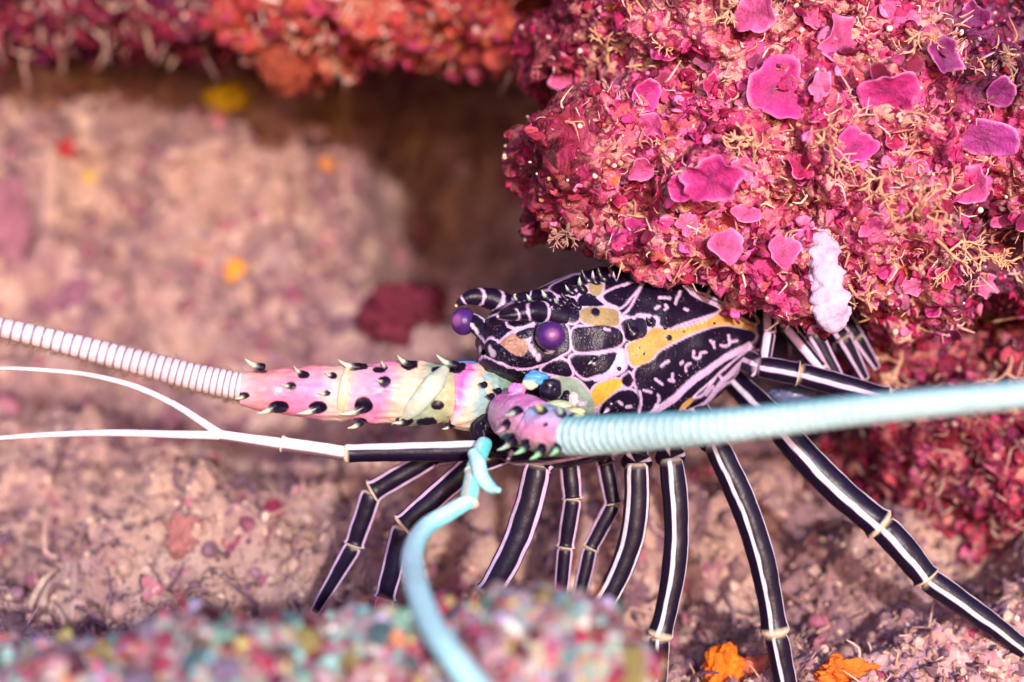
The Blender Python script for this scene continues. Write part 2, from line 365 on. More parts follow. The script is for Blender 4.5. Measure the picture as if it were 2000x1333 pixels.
def twig(seed):
    r = np.random.default_rng(seed); p = spline([(0, 0, -0.1), (r.normal() * .15, r.normal() * .15, 0.45), (r.normal() * .5, r.normal() * .5, 1)], 5)
    V, F, s, a = tube(p, np.array([.10, .085, .08, .06, .025]), 5, (1, 0.2, 0), cap=False)
    return V, np.vstack([F[:, [0, 1, 2]], F[:, [0, 2, 3]]])
TWIGS = [twig(k) for k in range(6)]
def cols_of(pal, n, jit=0.12):
    p = np.array([sr(*c) for c in pal]); return np.clip(p[rng.integers(len(p), size=n)] * (1 + rng.normal(size=(n, 1)) * jit), 0, 1)
def growth(V, F, spec, keep=facing):
    """small growth too fine to pick apart: spec lists (kind, how many, smallest, largest, palette, spread)"""
    parts = []
    for kind, n, lo, hi, pal, spread in spec:
        pos, N = surface_samples(V, F, n, keep); bank = {'flake': FLAKES, 'twig': TWIGS, 'knob': [ICO[1]]}[kind]
        which = rng.integers(len(bank), size=n); sz = lo + (hi - lo) * rng.random(n) ** 1.8; c = cols_of(pal, n)
        for b in range(len(bank)):
            m = which == b
            if m.any():
                T, TF = bank[b]; s3 = np.stack([sz[m]] * 3, 1) * (1 + rng.normal(size=(m.sum(), 3)) * 0.15)
                parts.append(replicate(T, TF, pos[m], frames(N[m], spread), s3, c[m]))
    return merge(parts)
def pieces(name, parent, bank, n, V, F, lo, hi, spread, keep=facing, lift=0.0):
    """pieces one can pick apart: each an object, meshes shared"""
    pos, N = surface_samples(V, F, n, keep); fr = frames(N, spread)
    for k in range(n):
        s = lo + (hi - lo) * random.random() ** 1.5; A = fr[k]
        o = bpy.data.objects.new(name, bank[k % len(bank)]); COL.objects.link(o); o.parent = parent
        M = Matrix([[A[0][r] * s, A[1][r] * s, A[2][r] * s, pos[k][r] + N[k][r] * lift] for r in range(3)] + [[0, 0, 0, 1]]); o.matrix_world = M

PINKS = [(226, 92, 158), (206, 56, 128), (180, 34, 92), (234, 130, 176), (150, 24, 66), (216, 74, 120)]
CREAM = [(232, 186, 160), (222, 170, 130), (240, 208, 190), (206, 150, 120)]
REDS = [(140, 30, 60), (160, 46, 70), (112, 22, 54), (186, 74, 92)]
TAN = [(190, 152, 134), (172, 134, 124), (206, 172, 152), (150, 112, 112), (198, 160, 148)]; DUSK = [(124, 92, 100), (140, 106, 104), (150, 110, 124), (118, 84, 104)]
TURF = growth(W, WF, [('twig', 3200, .006, .020, TAN + DUSK, 0.8), ('knob', 2600, .002, .006, TAN + DUSK + [(150, 86, 104), (176, 104, 118)], .5),
                      ('flake', 900, .004, .011, TAN + [(164, 104, 116), (186, 116, 126)], .7)],
              lambda c, n: ((np.abs(c[:, 0]) < .55) & (c[:, 1] > -.12) & (np.abs(c[:, 2]) < .36)) + 1e-9)
G2 = growth(W, WF, [('knob', 6500, .0006, .0024, TAN + DUSK + [(222, 190, 170), (214, 180, 160)], .4), ('flake', 2600, .0012, .0040, TAN + DUSK + [(156, 80, 96)], .5), ('twig', 1500, .002, .006, TAN, .9)],
            lambda c, n: ((np.abs(c[:, 0]) < .33) & (c[:, 1] > -.06) & (c[:, 1] < .26) & (c[:, 2] < .02)) + 1e-9)
TURF = merge([TURF, G2])
obj('turf', TURF[0], TURF[1], M_growth, seabed, TURF[2], kind='stuff')

# the overhang at the right, its crust and growth
OV, OF = remeshed([(1150, 330, .030, 150, 165, .045), (1085, 420, .03, 90, 75, .03), (1400, 320, .035, 250, 215, .060), (1690, 260, .035, 320, 290, .066), (1730, 470, .05, 240, 165, .06), (2000, 300, .07, 280, 300, .10),
                   (1430, 492, .000, 170, 62, .030), (1530, 540, .020, 120, 62, .034), (1300, 478, .004, 140, 58, .03), (1500, 40, .06, 400, 200, .08), (1240, 90, .10, 230, 110, .07), (2400, 200, .16, 500, 600, .18), (1700, -330, .16, 900, 420, .2), (2700, -200, .3, 700, 700, .3)], 0.0019, 0.016, 21, (22, 70, 200))
ou = plan(OV) + 30 * np.stack([fbm(OV * 40, 2, 5), fbm(OV * 40, 2, 15)], 1); tip = sm(1230, 1090, ou[:, 0])[:, None]; vio = (sm(1800, 1900, ou[:, 0]) * np.maximum(sm(260, 180, ou[:, 1]), sm(380, 430, ou[:, 1])))[:, None]
oc = np.ones((len(OV), 3)) * (1 - tip) + np.array([.42, .20, .28]) * tip; oc = oc * (1 - vio) + np.array([.30, .22, .42]) * vio      # crimson crust at the tip, darker violet at the far end
over = obj('reef_rock', OV, OF, M_over, col=oc, label='overhanging rock crusted with magenta coralline algae above the lobster', category='rock')
over_tree = bvh(OV, OF)
def clumps(freq, seed, lo, hi, x0=None, x1=None):
    def keep(c, n):
        w = facing(c, n) * (sm(lo, hi, fbm(c * freq, 2, seed)) + .03)
        if x0 is not None: w = w * (sm(x0, x1, plan(c)[:, 0]) + .12)
        return w
    return keep
parts_ = [growth(OV, OF, [('flake', 2000, .0016, .0050, PINKS + [(224, 120, 150)], .5)], clumps(38, 61, -.1, .3, 1100, 1280)),
          growth(OV, OF, [('flake', 1500, .0016, .0050, REDS + [(104, 14, 48), (140, 20, 70)], .6)], clumps(34, 67, -.1, .4)),
          growth(OV, OF, [('twig', 2600, .003, .009, CREAM + [(206, 140, 120), (230, 176, 176)], .8)], clumps(46, 71, .15, .5, 1120, 1300)),
          growth(OV, OF, [('twig', 1200, .002, .005, REDS + [(210, 140, 150)], .9)], clumps(30, 73, -.2, .4)),
          growth(OV, OF, [('knob', 900, .0005, .0016, CREAM + [(250, 226, 214)], .4)], clumps(40, 75, -.1, .4)),
          growth(OV, OF, [('knob', 1500, .0006, .0016, REDS + PINKS + [(130, 20, 56)], .4)], clumps(26, 79, -.2, .4))]
g = merge(parts_)
obj('algae_crust', g[0], g[1], M_growth, over, g[2], kind='stuff')
M_flake = random_mat('algae_flake', PINKS + [(196, 60, 110), (228, 110, 150), (168, 34, 70)], 0.6, rim=(246, 170, 206))
def rim_col(T, n=12): c = np.zeros((len(T), 3)); c[:n] = 0.45; return c
FM = [mesh('algae_flake', T, TF, M_flake, rim_col(T)) for T, TF in FLAKES]
pieces('algae_flake', over, FM, 110, OV, OF, .0030, .0060, .45, clumps(38, 61, -.2, .3, 1080, 1260))

# the rocks and crusts round it
def rock(name, mat, label, ells, voxel, amp, seed, spec, keep=facing, crust='small_growth'):
    V, F = remeshed(ells, voxel, amp, seed); o = obj(name, V, F, mat, label=label, category='rock')
    g = growth(V, F, spec, keep); obj(crust, g[0], g[1], M_growth, o, g[2], kind='stuff')
    return o, V, F, bvh(V, F)
ledge, LV, LF, ledge_tree = rock('reef_ledge', M_dark, 'dark crimson rock ledge with ragged algae fringe, beside the orange sponge',
    [(60, -10, .33, 230, 90, .06), (260, 5, .32, 150, 75, .05), (380, 20, .31, 90, 85, .05), (470, 0, .31, 130, 85, .05), (300, -250, .36, 800, 240, .12), (-400, -40, .36, 330, 170, .1)],
    0.003, 0.012, 5, [('twig', 700, .006, .02, TAN + REDS, .9), ('flake', 700, .004, .011, [(110, 20, 52), (84, 16, 56), (140, 34, 66), (120, 40, 70)], .6), ('knob', 300, .001, .005, CREAM + REDS, .4)])
sponge_top, TV, TF_, top_tree = rock('encrusting_sponge', M_orange, 'red-orange encrusting sponge hanging over the dark hollow', [(600, 30, .265, 140, 115, .05), (760, 20, .26, 200, 115, .055), (920, 20, .24, 140, 110, .05), (760, -200, .36, 420, 220, .1)],
    0.003, 0.018, 15, [('knob', 360, .001, .005, [(190, 90, 62), (222, 186, 176), (166, 56, 52), (140, 38, 54)], .4), ('flake', 500, .003, .009, [(172, 70, 58), (160, 48, 56), (170, 56, 90)], .6),
                         ('twig', 500, .004, .012, CREAM, .8)], crust='sponge_crust')
sponge_top['category'] = 'sponge'
crim, CV, CF, crim_tree = rock('reef_rock', M_dark, 'crimson algae-covered rock behind the striped rear legs',
    [(1980, 830, .16, 300, 270, .08), (1800, 700, .15, 170, 110, .05), (1900, 1020, .17, 150, 130, .05), (2350, 900, .2, 400, 500, .14), (1740, 930, .2, 150, 140, .05)], 0.0026, 0.012, 31,
    [('flake', 2200, .002, .007, REDS + [(150, 50, 96), (180, 84, 120), (96, 30, 66)], .6), ('twig', 1800, .003, .010, TAN + [(150, 80, 90)], .8), ('knob', 900, .0007, .0020, TAN + REDS, .4)])
FPAL = [(226, 226, 216), (150, 196, 184), (206, 96, 130), (170, 44, 72), (206, 126, 80), (206, 190, 116), (180, 160, 190), (130, 50, 72), (126, 170, 150), (96, 36, 56), (110, 150, 156), (150, 120, 120)]
fore, RV, RF, fore_tree = rock('reef_rock', M_fore, 'mottled rubble rock dotted with white, mint, red and yellow growth, under the cyan feeler',
    [(1010, 1310, -.175, 240, 165, .036), (1120, 1290, -.175, 110, 110, .034), (760, 1350, -.17, 240, 140, .036), (480, 1340, -.18, 280, 130, .04), (150, 1390, -.18, 260, 135, .05), (-250, 1390, -.16, 350, 150, .07), (600, 1640, -.17, 900, 260, .05)],
    0.0024, 0.008, 41, [('knob', 1200, .0010, .0034, FPAL, .4), ('flake', 1300, .002, .005, FPAL, .6), ('twig', 700, .003, .008, FPAL, .8)])
M_nod = random_mat('growth_knob', FPAL, 0.6)
NODS = [mesh('growth_knob', *blob((0, 0, 0), (1, 1, .8), 2, .25, 2, k), M_nod) for k in range(5)]
pieces('growth_knob', fore, NODS, 260, RV, RF, .0026, .0064, .4)
mound, MV, MF, mound_tree = rock('rubble_mound', M_mound, 'low silty mound carrying orange sponges under the striped legs',
    [(1650, 1430, .045, 330, 165, .07), (1480, 1420, .04, 200, 120, .05), (1850, 1380, .06, 220, 190, .06), (2150, 1420, .08, 350, 230, .1), (1700, 1700, .05, 700, 260, .12)], 0.0024, 0.010, 51,
    [('knob', 1500, .0006, .0022, TAN + DUSK + CREAM, .4), ('flake', 1300, .0015, .005, TAN + DUSK + [(160, 70, 96)], .6), ('twig', 900, .003, .010, CREAM + TAN, .8)])

# ------------------------------------------------------------------ the lobster
lob = empty('spiny_lobster', label='spiny lobster with purple-black and lilac painted shell and striped legs', category='lobster')
LILAC, BLACK, YEL, OLIVE = sr(204, 172, 206), sr(24, 12, 36), sr(208, 160, 88), sr(164, 142, 96)
WHITE, GREEN, PINK, MAG, CREAMC, LAV, BLUE, CYAN = sr(222, 212, 220), sr(170, 192, 170), sr(242, 160, 186), sr(236, 128, 200), sr(240, 216, 186), sr(196, 190, 226), sr(84, 160, 216), sr(120, 222, 222)

st = np.array([  # along the animal: px, py of the axis, rise, drop, half breadth (picture units), distance
    (944, 690, 5, 5, 6, -.012), (950, 688, 34, 36, 40, -.011), (966, 682, 62, 52, 66, -.007), (1000, 674, 84, 76, 88, .000), (1050, 672, 106, 116, 104, .008),
    (1110, 672, 132, 150, 116, .018), (1200, 672, 152, 168, 128, .033), (1290, 668, 146, 160, 125, .048), (1365, 658, 112, 128, 110, .061), (1412, 650, 74, 84, 84, .070),
    (1432, 646, 54, 60, 64, .074), (1460, 640, 66, 66, 76, .080), (1550, 628, 72, 74, 84, .100), (1650, 618, 66, 66, 76, .122), (1730, 610, 44, 44, 50, .142), (1760, 606, 4, 4, 4, .150)])
st[:, 5] = np.where(st[:, 5] > 0, st[:, 5] * .78, st[:, 5])
NS, NR = 760, 380
tt = np.interp(np.linspace(0, 1, NS), np.linspace(0, 1, 400), np.interp(np.linspace(0, 1, 400), [0, .72, 1], [0, 10 / 15, 1]))
sp = np.stack([np.interp(tt * 15, np.arange(16), st[:, k]) for k in range(6)], 1)
ker = np.hanning(41); ker /= ker.sum()
for k in range(6): sp[:, k] = np.convolve(np.pad(sp[:, k], 20, mode='reflect', reflect_type='odd'), ker, 'valid')
sp[:, 2:5] = np.maximum(sp[:, 2:5], 3)
ax = np.array([P(*r) for r in sp[:, [0, 1, 5]]]); kk = K(sp[:, 5]); LAT = np.array([0.536, -0.845, 0.0]); UP = np.array([0, 0, 1.0])
th = np.linspace(0, 2 * math.pi, NR, endpoint=False); ca, sa = np.cos(th), np.sin(th)
up_ = np.where(ca[None] > 0, sp[:, 2:3], sp[:, 3:4]) * (np.sign(ca) * np.abs(ca) ** 0.92)[None]; la_ = sp[:, 4:5] * (np.sign(sa) * np.abs(sa) ** 0.8)[None]
BV = ax[:, None] + UP * (up_ * kk[:, None])[..., None] + LAT * (la_ * kk[:, None])[..., None]
BN = UP * ca[None, :, None] + LAT * sa[None, :, None] + np.zeros_like(BV)
# the animal's side plan: both flanks share it, so the far side wears the mirror image of the near one
uv2 = plan(BV.reshape(-1, 3)).reshape(NS, NR, 2); mir = (NR - np.arange(NR)) % NR; uv2 = np.where((sa < 0)[None, :, None], uv2[:, mir], uv2).reshape(-1, 2)
Vb = BV.reshape(-1, 3); wob = 0.9 * noise(Vb * 900, 3) + 0.5 * noise(Vb * 2200, 8)
bc = np.tile(BLACK, (len(Vb), 1)); raise_ = np.zeros(len(Vb))
def c1(p): return [(850 + x / 4.9375, 500 + y / 4.9375) for x, y in p]
def c2(p): return [(1150 + x / 4.04, 500 + y / 4.04) for x, y in p]
pale = []; mott = (1 + .22 * fbm(Vb * 170, 3, 33))[:, None]
for c, poly in [
    (OLIVE, c1([(1395, 500), (1580, 488), (1760, 512), (1790, 600), (1760, 690), (1400, 662)])),
    (OLIVE, c1([(1490, 250), (1600, 230), (1620, 340), (1560, 390), (1480, 330)])),
    (YEL, c2([(300, 690), (450, 652), (470, 580), (560, 570), (640, 590), (800, 560), (1030, 470), (1040, 390), (1100, 415), (1150, 480), (1290, 530), (1320, 590), (1230, 570), (1100, 535), (900, 572), (700, 662), (540, 750), (490, 830), (350, 885), (320, 800)])),
    (sr(236, 182, 70), c2([(10, 1020), (240, 955), (275, 1020), (180, 1090), (80, 1190), (40, 1190)])),
    (LAV, c1([(1740, 915), (1830, 905), (1865, 1060), (1700, 1150), (1490, 1195), (1640, 1110)])),
    (GREEN * .85, [(1060, 738), (1120, 735), (1150, 765), (1165, 800), (1150, 840), (1060, 830)]),
    (sr(170, 128, 108), c1([(620, 850), (700, 770), (780, 740), (900, 860), (890, 940), (780, 980), (690, 930)]))]:
    pale.append((np.asarray(c) * mott, poly))
blacks = [
    c1([(1100, 520), (1190, 590), (1285, 690), (1292, 900), (1240, 930), (1080, 1020), (900, 1080), (720, 1060), (480, 975), (440, 860), (590, 770), (720, 960), (880, 960), (930, 780), (960, 640), (1080, 600)]),
    c1([(1250, 440), (1300, 395), (1370, 400), (1398, 600), (1340, 655), (1270, 640), (1245, 560)]),
    c1([(1320, 690), (1500, 690), (1560, 670), (1802, 700), (1822, 875), (1500, 922), (1330, 928), (1308, 830)]),
    c1([(1278, 960), (1400, 948), (1560, 962), (1745, 918), (1755, 960), (1650, 1112), (1520, 1150), (1450, 1190), (1370, 1130), (1300, 1040)]),
    c1([(1090, 1020), (1200, 990), (1262, 1015), (1340, 1175), (1110, 1130), (1000, 1110)]),
    c1([(1375, 400), (1450, 350), (1560, 385), (1690, 480), (1380, 488)]),
    c1([(1600, 390), (1700, 330), (1900, 270), (1990, 280), (1880, 400), (1800, 500), (1720, 470)]),
    c1([(1020, 350), (1120, 350), (1180, 420), (1110, 500), (960, 560), (620, 600), (600, 560), (700, 480), (900, 420)]),
    c1([(700, 600), (960, 590), (1060, 620), (960, 660), (760, 700), (690, 680)]), c1([(760, 740), (960, 680), (950, 760), (880, 800), (800, 800)]),
    c1([(1080, 330), (1250, 240), (1380, 180), (1480, 240), (1470, 290), (1400, 300), (1330, 340), (1250, 390), (1180, 380)]),
    c1([(1350, 160), (1600, 60), (1700, 160), (1640, 220), (1520, 210)]),
    c2([(245, 520), (350, 490), (440, 490), (457, 560), (450, 640), (350, 668), (290, 640)]),
    c2([(260, 490), (330, 430), (420, 250), (480, 150), (640, 150), (740, 250), (800, 310), (900, 370), (1030, 405), (1025, 440), (900, 480), (700, 540), (640, 578), (560, 555), (520, 480), (440, 450), (340, 480)]),
    c2([(470, 500), (500, 475), (527, 500), (525, 560), (480, 572)]),
    c2([(510, 830), (545, 765), (700, 685), (900, 592), (1050, 552), (1150, 562), (1330, 600), (1300, 680), (1230, 700), (1100, 790), (900, 910), (700, 1080), (540, 1200), (440, 1270), (380, 1250), (395, 1090), (352, 930), (400, 865)]),
    c2([(740, 1240), (830, 1120), (1000, 970), (1220, 775), (1275, 715), (1180, 850), (1050, 990), (880, 1170)]),
    c2([(70, 1210), (180, 1100), (280, 1048), (370, 1075), (400, 1130), (375, 1290), (300, 1400), (120, 1330)]),
    c2([(250, 950), (330, 918), (362, 990), (330, 1042), (260, 1012)]),
    c2([(700, 190), (820, 90), (1000, 190), (1100, 340), (1240, 430), (1340, 520), (1310, 540), (1180, 465), (1090, 370), (950, 310), (780, 240)]),
    c2([(840, 1290), (1000, 1150), (1230, 880), (1330, 720), (1400, 800), (1300, 1050), (1100, 1300)]),
    [(940, 830), (1060, 850), (1200, 870), (1330, 835), (1440, 730), (1470, 760), (1380, 900), (1200, 960), (940, 930)]]
for p in blacks + [q for c, q in pale]: paint(bc, uv2, p, LILAC, 1.3, 2, wob, 4.8)
bc *= (1 + 0.10 * noise(Vb * 300, 5))[:, None]; cb = sm(.2, .1, bc[:, 1])
for c, poly in pale: cb *= 1 - paint(bc, uv2, poly, c * .92, 1.8, 2, None, 0.8)
for p in blacks: cb = np.maximum(cb, paint(bc, uv2, p, BLACK, 1.3, 2, wob, 0.3))
for p, w in [(c2([(800, 290), (920, 350), (1040, 400)]), 9), (c2([(930, 330), (960, 240)]), 6), (c1([(1560, 390), (1690, 490)]), 4)]:
    cb *= 1 - paint(bc, uv2, curve_of(p, w), LILAC, 1.2, 0)
for q in (YEL,): cb *= 1 - paint(bc, uv2, c2([(720, 1190), (790, 1120), (860, 1110), (800, 1180), (700, 1250)]), q, 1.4)
worms = [c2(p) for p in ([(945, 665), (975, 690), (985, 725)], [(970, 690), (985, 680)], [(1040, 705), (1080, 715), (1115, 690), (1105, 630)], [(1115, 680), (1170, 670)], [(825, 755), (830, 800), (870, 805), (880, 765), (920, 760)],
         [(560, 870), (600, 840), (625, 830)], [(720, 850), (740, 835)], [(770, 915), (765, 870), (800, 850)], [(655, 930), (650, 975)], [(625, 975), (665, 985)], [(520, 970), (570, 1005)], [(550, 340), (630, 345)], [(520, 420), (545, 408)],
         [(590, 395), (605, 415), (590, 432)], [(755, 420), (775, 430)], [(700, 330), (715, 290)], [(680, 380), (690, 340)], [(540, 1085), (550, 1140), (500, 1230)], [(430, 1060), (495, 1075)], [(350, 495), (400, 462), (445, 490)], [(510, 480), (540, 510), (530, 560)],
         [(235, 1150), (265, 1170)], [(290, 1185), (330, 1180)], [(1035, 950), (1050, 970)], [(980, 1030), (920, 1090)], [(110, 580), (155, 590)], [(20, 800), (35, 820), (30, 845)], [(280, 485), (310, 490)], [(840, 210), (880, 190)], [(1130, 330), (1140, 300)])]
for w_ in worms: cb *= 1 - stroke(bc, uv2, w_, 4.6, LILAC * .95, 1.2, wob * .9)
for q, w in (([(1280, 700), (1100, 790), (900, 925), (700, 1085), (520, 1230), (400, 1330)], 13), ([(1290, 705), (1200, 850), (1060, 990), (860, 1230)], 10), ([(1000, 960), (900, 1090), (820, 1130)], 5), ([(395, 1060), (410, 1150), (380, 1300)], 5)):
    cv = paint(bc, uv2, curve_of(c2(q), w), LILAC, 1.5, 0, wob * 1.2); cb *= 1 - cv; raise_ += .0008 * cv
for q, w in ((c1([(690, 680), (790, 715), (960, 655)]), 6), (c1([(600, 580), (660, 620), (900, 610), (1000, 560)]), 5), (c1([(450, 960), (640, 1040), (800, 1090)]), 3)): cb *= 1 - paint(bc, uv2, curve_of(q, w), LILAC, 1.3, 0, wob)
for x, y in ((958, 682), (962, 690), (1042, 688), (1050, 697), (1036, 680)): cb *= 1 - spot(bc, uv2, x, y, 5, 8, sr(190, 170, 190), .4)
for x, y, r in [(1163, 610, 9), (1213, 612, 0)]: cb = np.maximum(cb, spot(bc, uv2, x, y, r + .01, r + .01, BLACK))
for x, y, r in [(1307, 660, 6), (1257, 691, 2.5), (1248, 678, 2), (1336, 648, 2.2), (1395, 632, 3)]: cb = np.maximum(cb, spot(bc, uv2, x, y, r, r, BLACK))
# beads along the yellow ridge, granules in the black, hoops on the tail rings
ridge = spline([(x, y, 0) for x, y in c2([(640, 592), (800, 565), (960, 510), (1090, 500), (1200, 520), (1310, 575)])], 26)[:, :2]
for x, y in ridge: raise_ += 0.0010 * np.exp(-((uv2[:, 0] - x) ** 2 + (uv2[:, 1] - y) ** 2) / 9.0)
gr = worley(Vb * 800, 6); cl = sm(-.1, .5, noise(Vb * 130, 14))
spk = sm(.25, .14, gr) * cl * cb; bc = bc * (1 - .5 * spk[:, None]) + .5 * spk[:, None] * sr(200, 170, 196)
tail = sm(1478, 1490, uv2[:, 0]) * (np.repeat(tt, NR) > .66)
hoop = sm(.05, .11, np.abs(((uv2[:, 0] - 1478) / 44) % 1 - .5)); tcol = BLACK * hoop[:, None] + LILAC * (1 - hoop[:, None]); bc = bc * (1 - tail[:, None]) + tcol * tail[:, None]
raise_ += 0.0004 * cb + 0.0002 * cb * (1 - np.clip(gr * 2, 0, 1)) + 0.0012 * fbm(Vb * 60, 2, 2) * (1 - tail) - .0022 * tail * (1 - hoop)
groove = np.exp(-(sdist(uv2[:], chaikin(curve_of([(1222, 560), (1213, 610), (1218, 650), (1226, 690), (1232, 740), (1246, 800)], 3), 0)) / 4) ** 2); raise_ -= 0.0009 * groove
face = np.exp(-((uv2[:, 0] - 985) / 42) ** 2 - ((uv2[:, 1] - 690) / 48) ** 2); raise_ += face * .0035 * fbm(Vb * 130, 3, 22) + .0022 * face * (.5 - worley(Vb * 120, 9))
brow = np.exp(-((uv2[:, 0] - 1068) / 30) ** 2 - ((uv2[:, 1] - 612) / 13) ** 2); raise_ += 0.005 * brow
Vb = Vb + BN.reshape(-1, 3) * raise_[:, None]
i, j = np.meshgrid(np.arange(NS - 1), np.arange(NR), indexing='ij'); a0 = (i * NR + j).ravel(); b0 = (i * NR + (j + 1) % NR).ravel()
BF = np.stack([a0, a0 + NR, b0 + NR, b0], 1)
body = obj('body', Vb, BF, M_shell, lob, bc)
body_tree = bvh(Vb[:], BF)

def capped(V, F): return V, F
def cone(p0, p1, r, bend=0.0, n=9, seg=10, bulb=0.0):
    p0, p1 = np.asarray(p0), np.asarray(p1); side = np.cross(p1 - p0, (0, 1, 0)); s = np.linspace(0, 1, n)
    path = p0 + (p1 - p0) * s[:, None] + side * (bend * np.sin(math.pi * s) )[:, None]
    rr = r * ((1 - s) ** 0.8 + bulb * np.sin(math.pi * np.clip(s * 2, 0, 1))) + 0.00004
    return tube(path, rr, seg, (0.3, -1, 0.2))
def spine(parent, p0, p1, r, tip=GREEN, bend=0.1, split=.5, base=BLACK, bulb=.25):
    V, F, s, a = cone(p0, p1, r, bend, bulb=bulb); t = sm(split - .1, split + .1, s)[:, None]
    return obj('spine', V, F, M_pastel, parent, base * (1 - t) + tip * t)
for (x, y, x2, y2, r, tip) in [(1140, 566, 1132, 540, 9, GREEN), (1118, 572, 1104, 556, 7, GREEN), (1095, 596, 1082, 582, 9, sr(130, 150, 120)), (1015, 590, 1003, 575, 8, sr(150, 176, 140)), (1165, 552, 1158, 528, 8, LILAC),
                               (1236, 650, 1226, 628, 15, BLACK), (1075, 585, 1058, 566, 10, GREEN), (1045, 590, 1028, 574, 9, GREEN), (1150, 548, 1136, 524, 12, BLACK), (1180, 545, 1168, 520, 12, BLACK), (1240, 545, 1230, 522, 10, BLACK), (1290, 545, 1280, 524, 9, BLACK), (1410, 575, 1400, 552, 10, BLACK), (1440, 595, 1432, 572, 9, BLACK), (1350, 545, 1340, 522, 9, BLACK), (1130, 600, 1116, 590, 7, BLACK), (1270, 630, 1264, 620, 8, BLACK), (1158, 700, 1148, 712, 7, GREEN), (1190, 790, 1178, 808, 11, LILAC), (1330, 548, 1322, 536, 6, LILAC), (1380, 556, 1372, 540, 6, LILAC),
                               (1205, 548, 1198, 530, 6, LILAC), (1025, 728, 1012, 716, 5, YEL), (1108, 585, 1096, 570, 7, BLACK), (1300, 640, 1296, 632, 4, BLACK), (1210, 720, 1203, 712, 4, LILAC), (1278, 760, 1270, 752, 4, LILAC), (1330, 735, 1323, 728, 4, LILAC)]:
    p, n = hit(body_tree, x, y)
    if p is None: continue
    k = K(p[1]); q = P(x2, y2, p[1] - abs(r) * k * .9); spine(body, p + (p - q) * .25, q, r * k, tip, .12, .62)

# brow horns, eyes on their stalks
def horn(path, rad, bands):
    p = spline([P(*q) for q in path], 60); r = np.interp(np.linspace(0, 1, 60), np.linspace(0, 1, len(rad)), rad) * S
    V, F, s, a = tube(p, r, 40, (0, -1, 0)); c = np.tile(BLACK, (len(V), 1)); w = .010 * noise(V * 300, 2)
    for b, wd, sl in bands: m = sm(wd, wd * .5, np.abs(s - b + w + sl * np.cos(a)))[:, None]; c = c * (1 - m) + LILAC * m
    m = sm(.96, .985, s)[:, None]; c = c * (1 - m) + CREAMC * m
    return obj('horn', V, F, M_shell, lob, c)
horn([(1050, 622, .012), (1020, 610, .010), (990, 599, .008), (965, 586, .006), (941, 581, .004), (920, 581, .002), (903, 588, .001), (889, 599, .000)], [34, 29, 25, 22, 19, 15, 10, 2], [(.62, .026, .04), (.83, .020, -.03), (.42, .022, .05), (.25, .02, -.04)])
horn([(1096, 622, -.008), (1060, 612, -.013), (1035, 610, -.017), (1002, 616, -.020), (970, 619, -.021)], [30, 24, 18, 11, 2], [(.30, .03, .05), (.52, .025, -.05), (.72, .02, .03)])
horn([(1085, 612, .004), (1055, 592, .002), (1030, 585, .001), (1004, 577, .000)], [30, 24, 18, 3], [(.35, .035, .05), (.62, .03, -.04)])
def eye(name, c, r, look, squash=1.0):
    V, F = ICO[5]; L_ = np.asarray(look, float); L_ /= np.linalg.norm(L_); f = V @ L_
    col = np.tile(sr(70, 36, 104), (len(V), 1)); g = np.exp(-((1 - f) / .10) ** 2)[:, None]; col = col * (1 - g * .65) + sr(170, 96, 150) * g * .65
    rim = sm(-.30, -.36, f)[:, None]; col = col * (1 - rim) + WHITE * rim
    V = np.asarray(c) + V * r * np.array([1, 1, squash]); return obj('eye', V, F, M_eye, lob, col)
eye('eye', P(1075, 656, -.0235), 29 * S, (0.12, -1, .08), .95)
eye('eye', P(905, 628, .004), 25 * S, (-.55, -.8, .1), 1.1)
def stalk(path, rad, stripes):
    p = spline([P(*q) for q in path], 40); r = np.interp(np.linspace(0, 1, 40), np.linspace(0, 1, len(rad)), rad) * S
    V, F, s, a = tube(p, r, 32, (0, -1, 0)); c = np.tile(BLACK, (len(V), 1)); aa = (a + math.pi) % (2 * math.pi) - math.pi
    for ang, wd in stripes: m = sm(wd, wd * .6, np.abs(aa - ang + .25 * np.sin(7 * s)))[:, None]; c = c * (1 - m) + WHITE * m
    return obj('eyestalk', V, F, M_shell, lob, c)
stalk([(905, 628, .006), (930, 634, .003), (955, 655, .000), (985, 680, .002)], [20, 19, 20, 26], [(.5, .28), (-1.0, .22), (1.7, .2)])
stalk([(1072, 664, -.018), (1066, 676, -.014), (1050, 694, -.006)], [25, 22, 22], [(-.3, .4)])
# the plate between the eyes and the mouth below
V, F = blob(P(1002, 682, -.0125), np.array([27, 22, 24]) * S, 4, .14, 3, 3); c = np.tile(sr(164, 122, 108), (len(V), 1)) * (1 + .3 * noise(V * 260, 4))[:, None]
obj('face_plate', V, F, M_pastel, lob, c)
V, F = blob(P(1075, 868, -.004), np.array([130, 90, 44]) * S, 5, .10, 2.2, 12); c = np.tile(BLACK, (len(V), 1)); u = plan(V)
for q in ([(970, 905), (1040, 908), (1120, 896), (1190, 880)], [(1000, 880), (990, 905)], [(1130, 860), (1160, 885)]): paint(c, u, curve_of(q, 6), LILAC, 1.2, 0)
obj('underside', V, F, M_shell, lob, c)
V, F = blob(P(945, 838, -.012), np.array([26, 40, 34]) * S, 4, .2, 2.0, 5, 1); obj('mouthpart', V, F, M_shell, lob, np.tile(BLACK, (len(V), 1)))

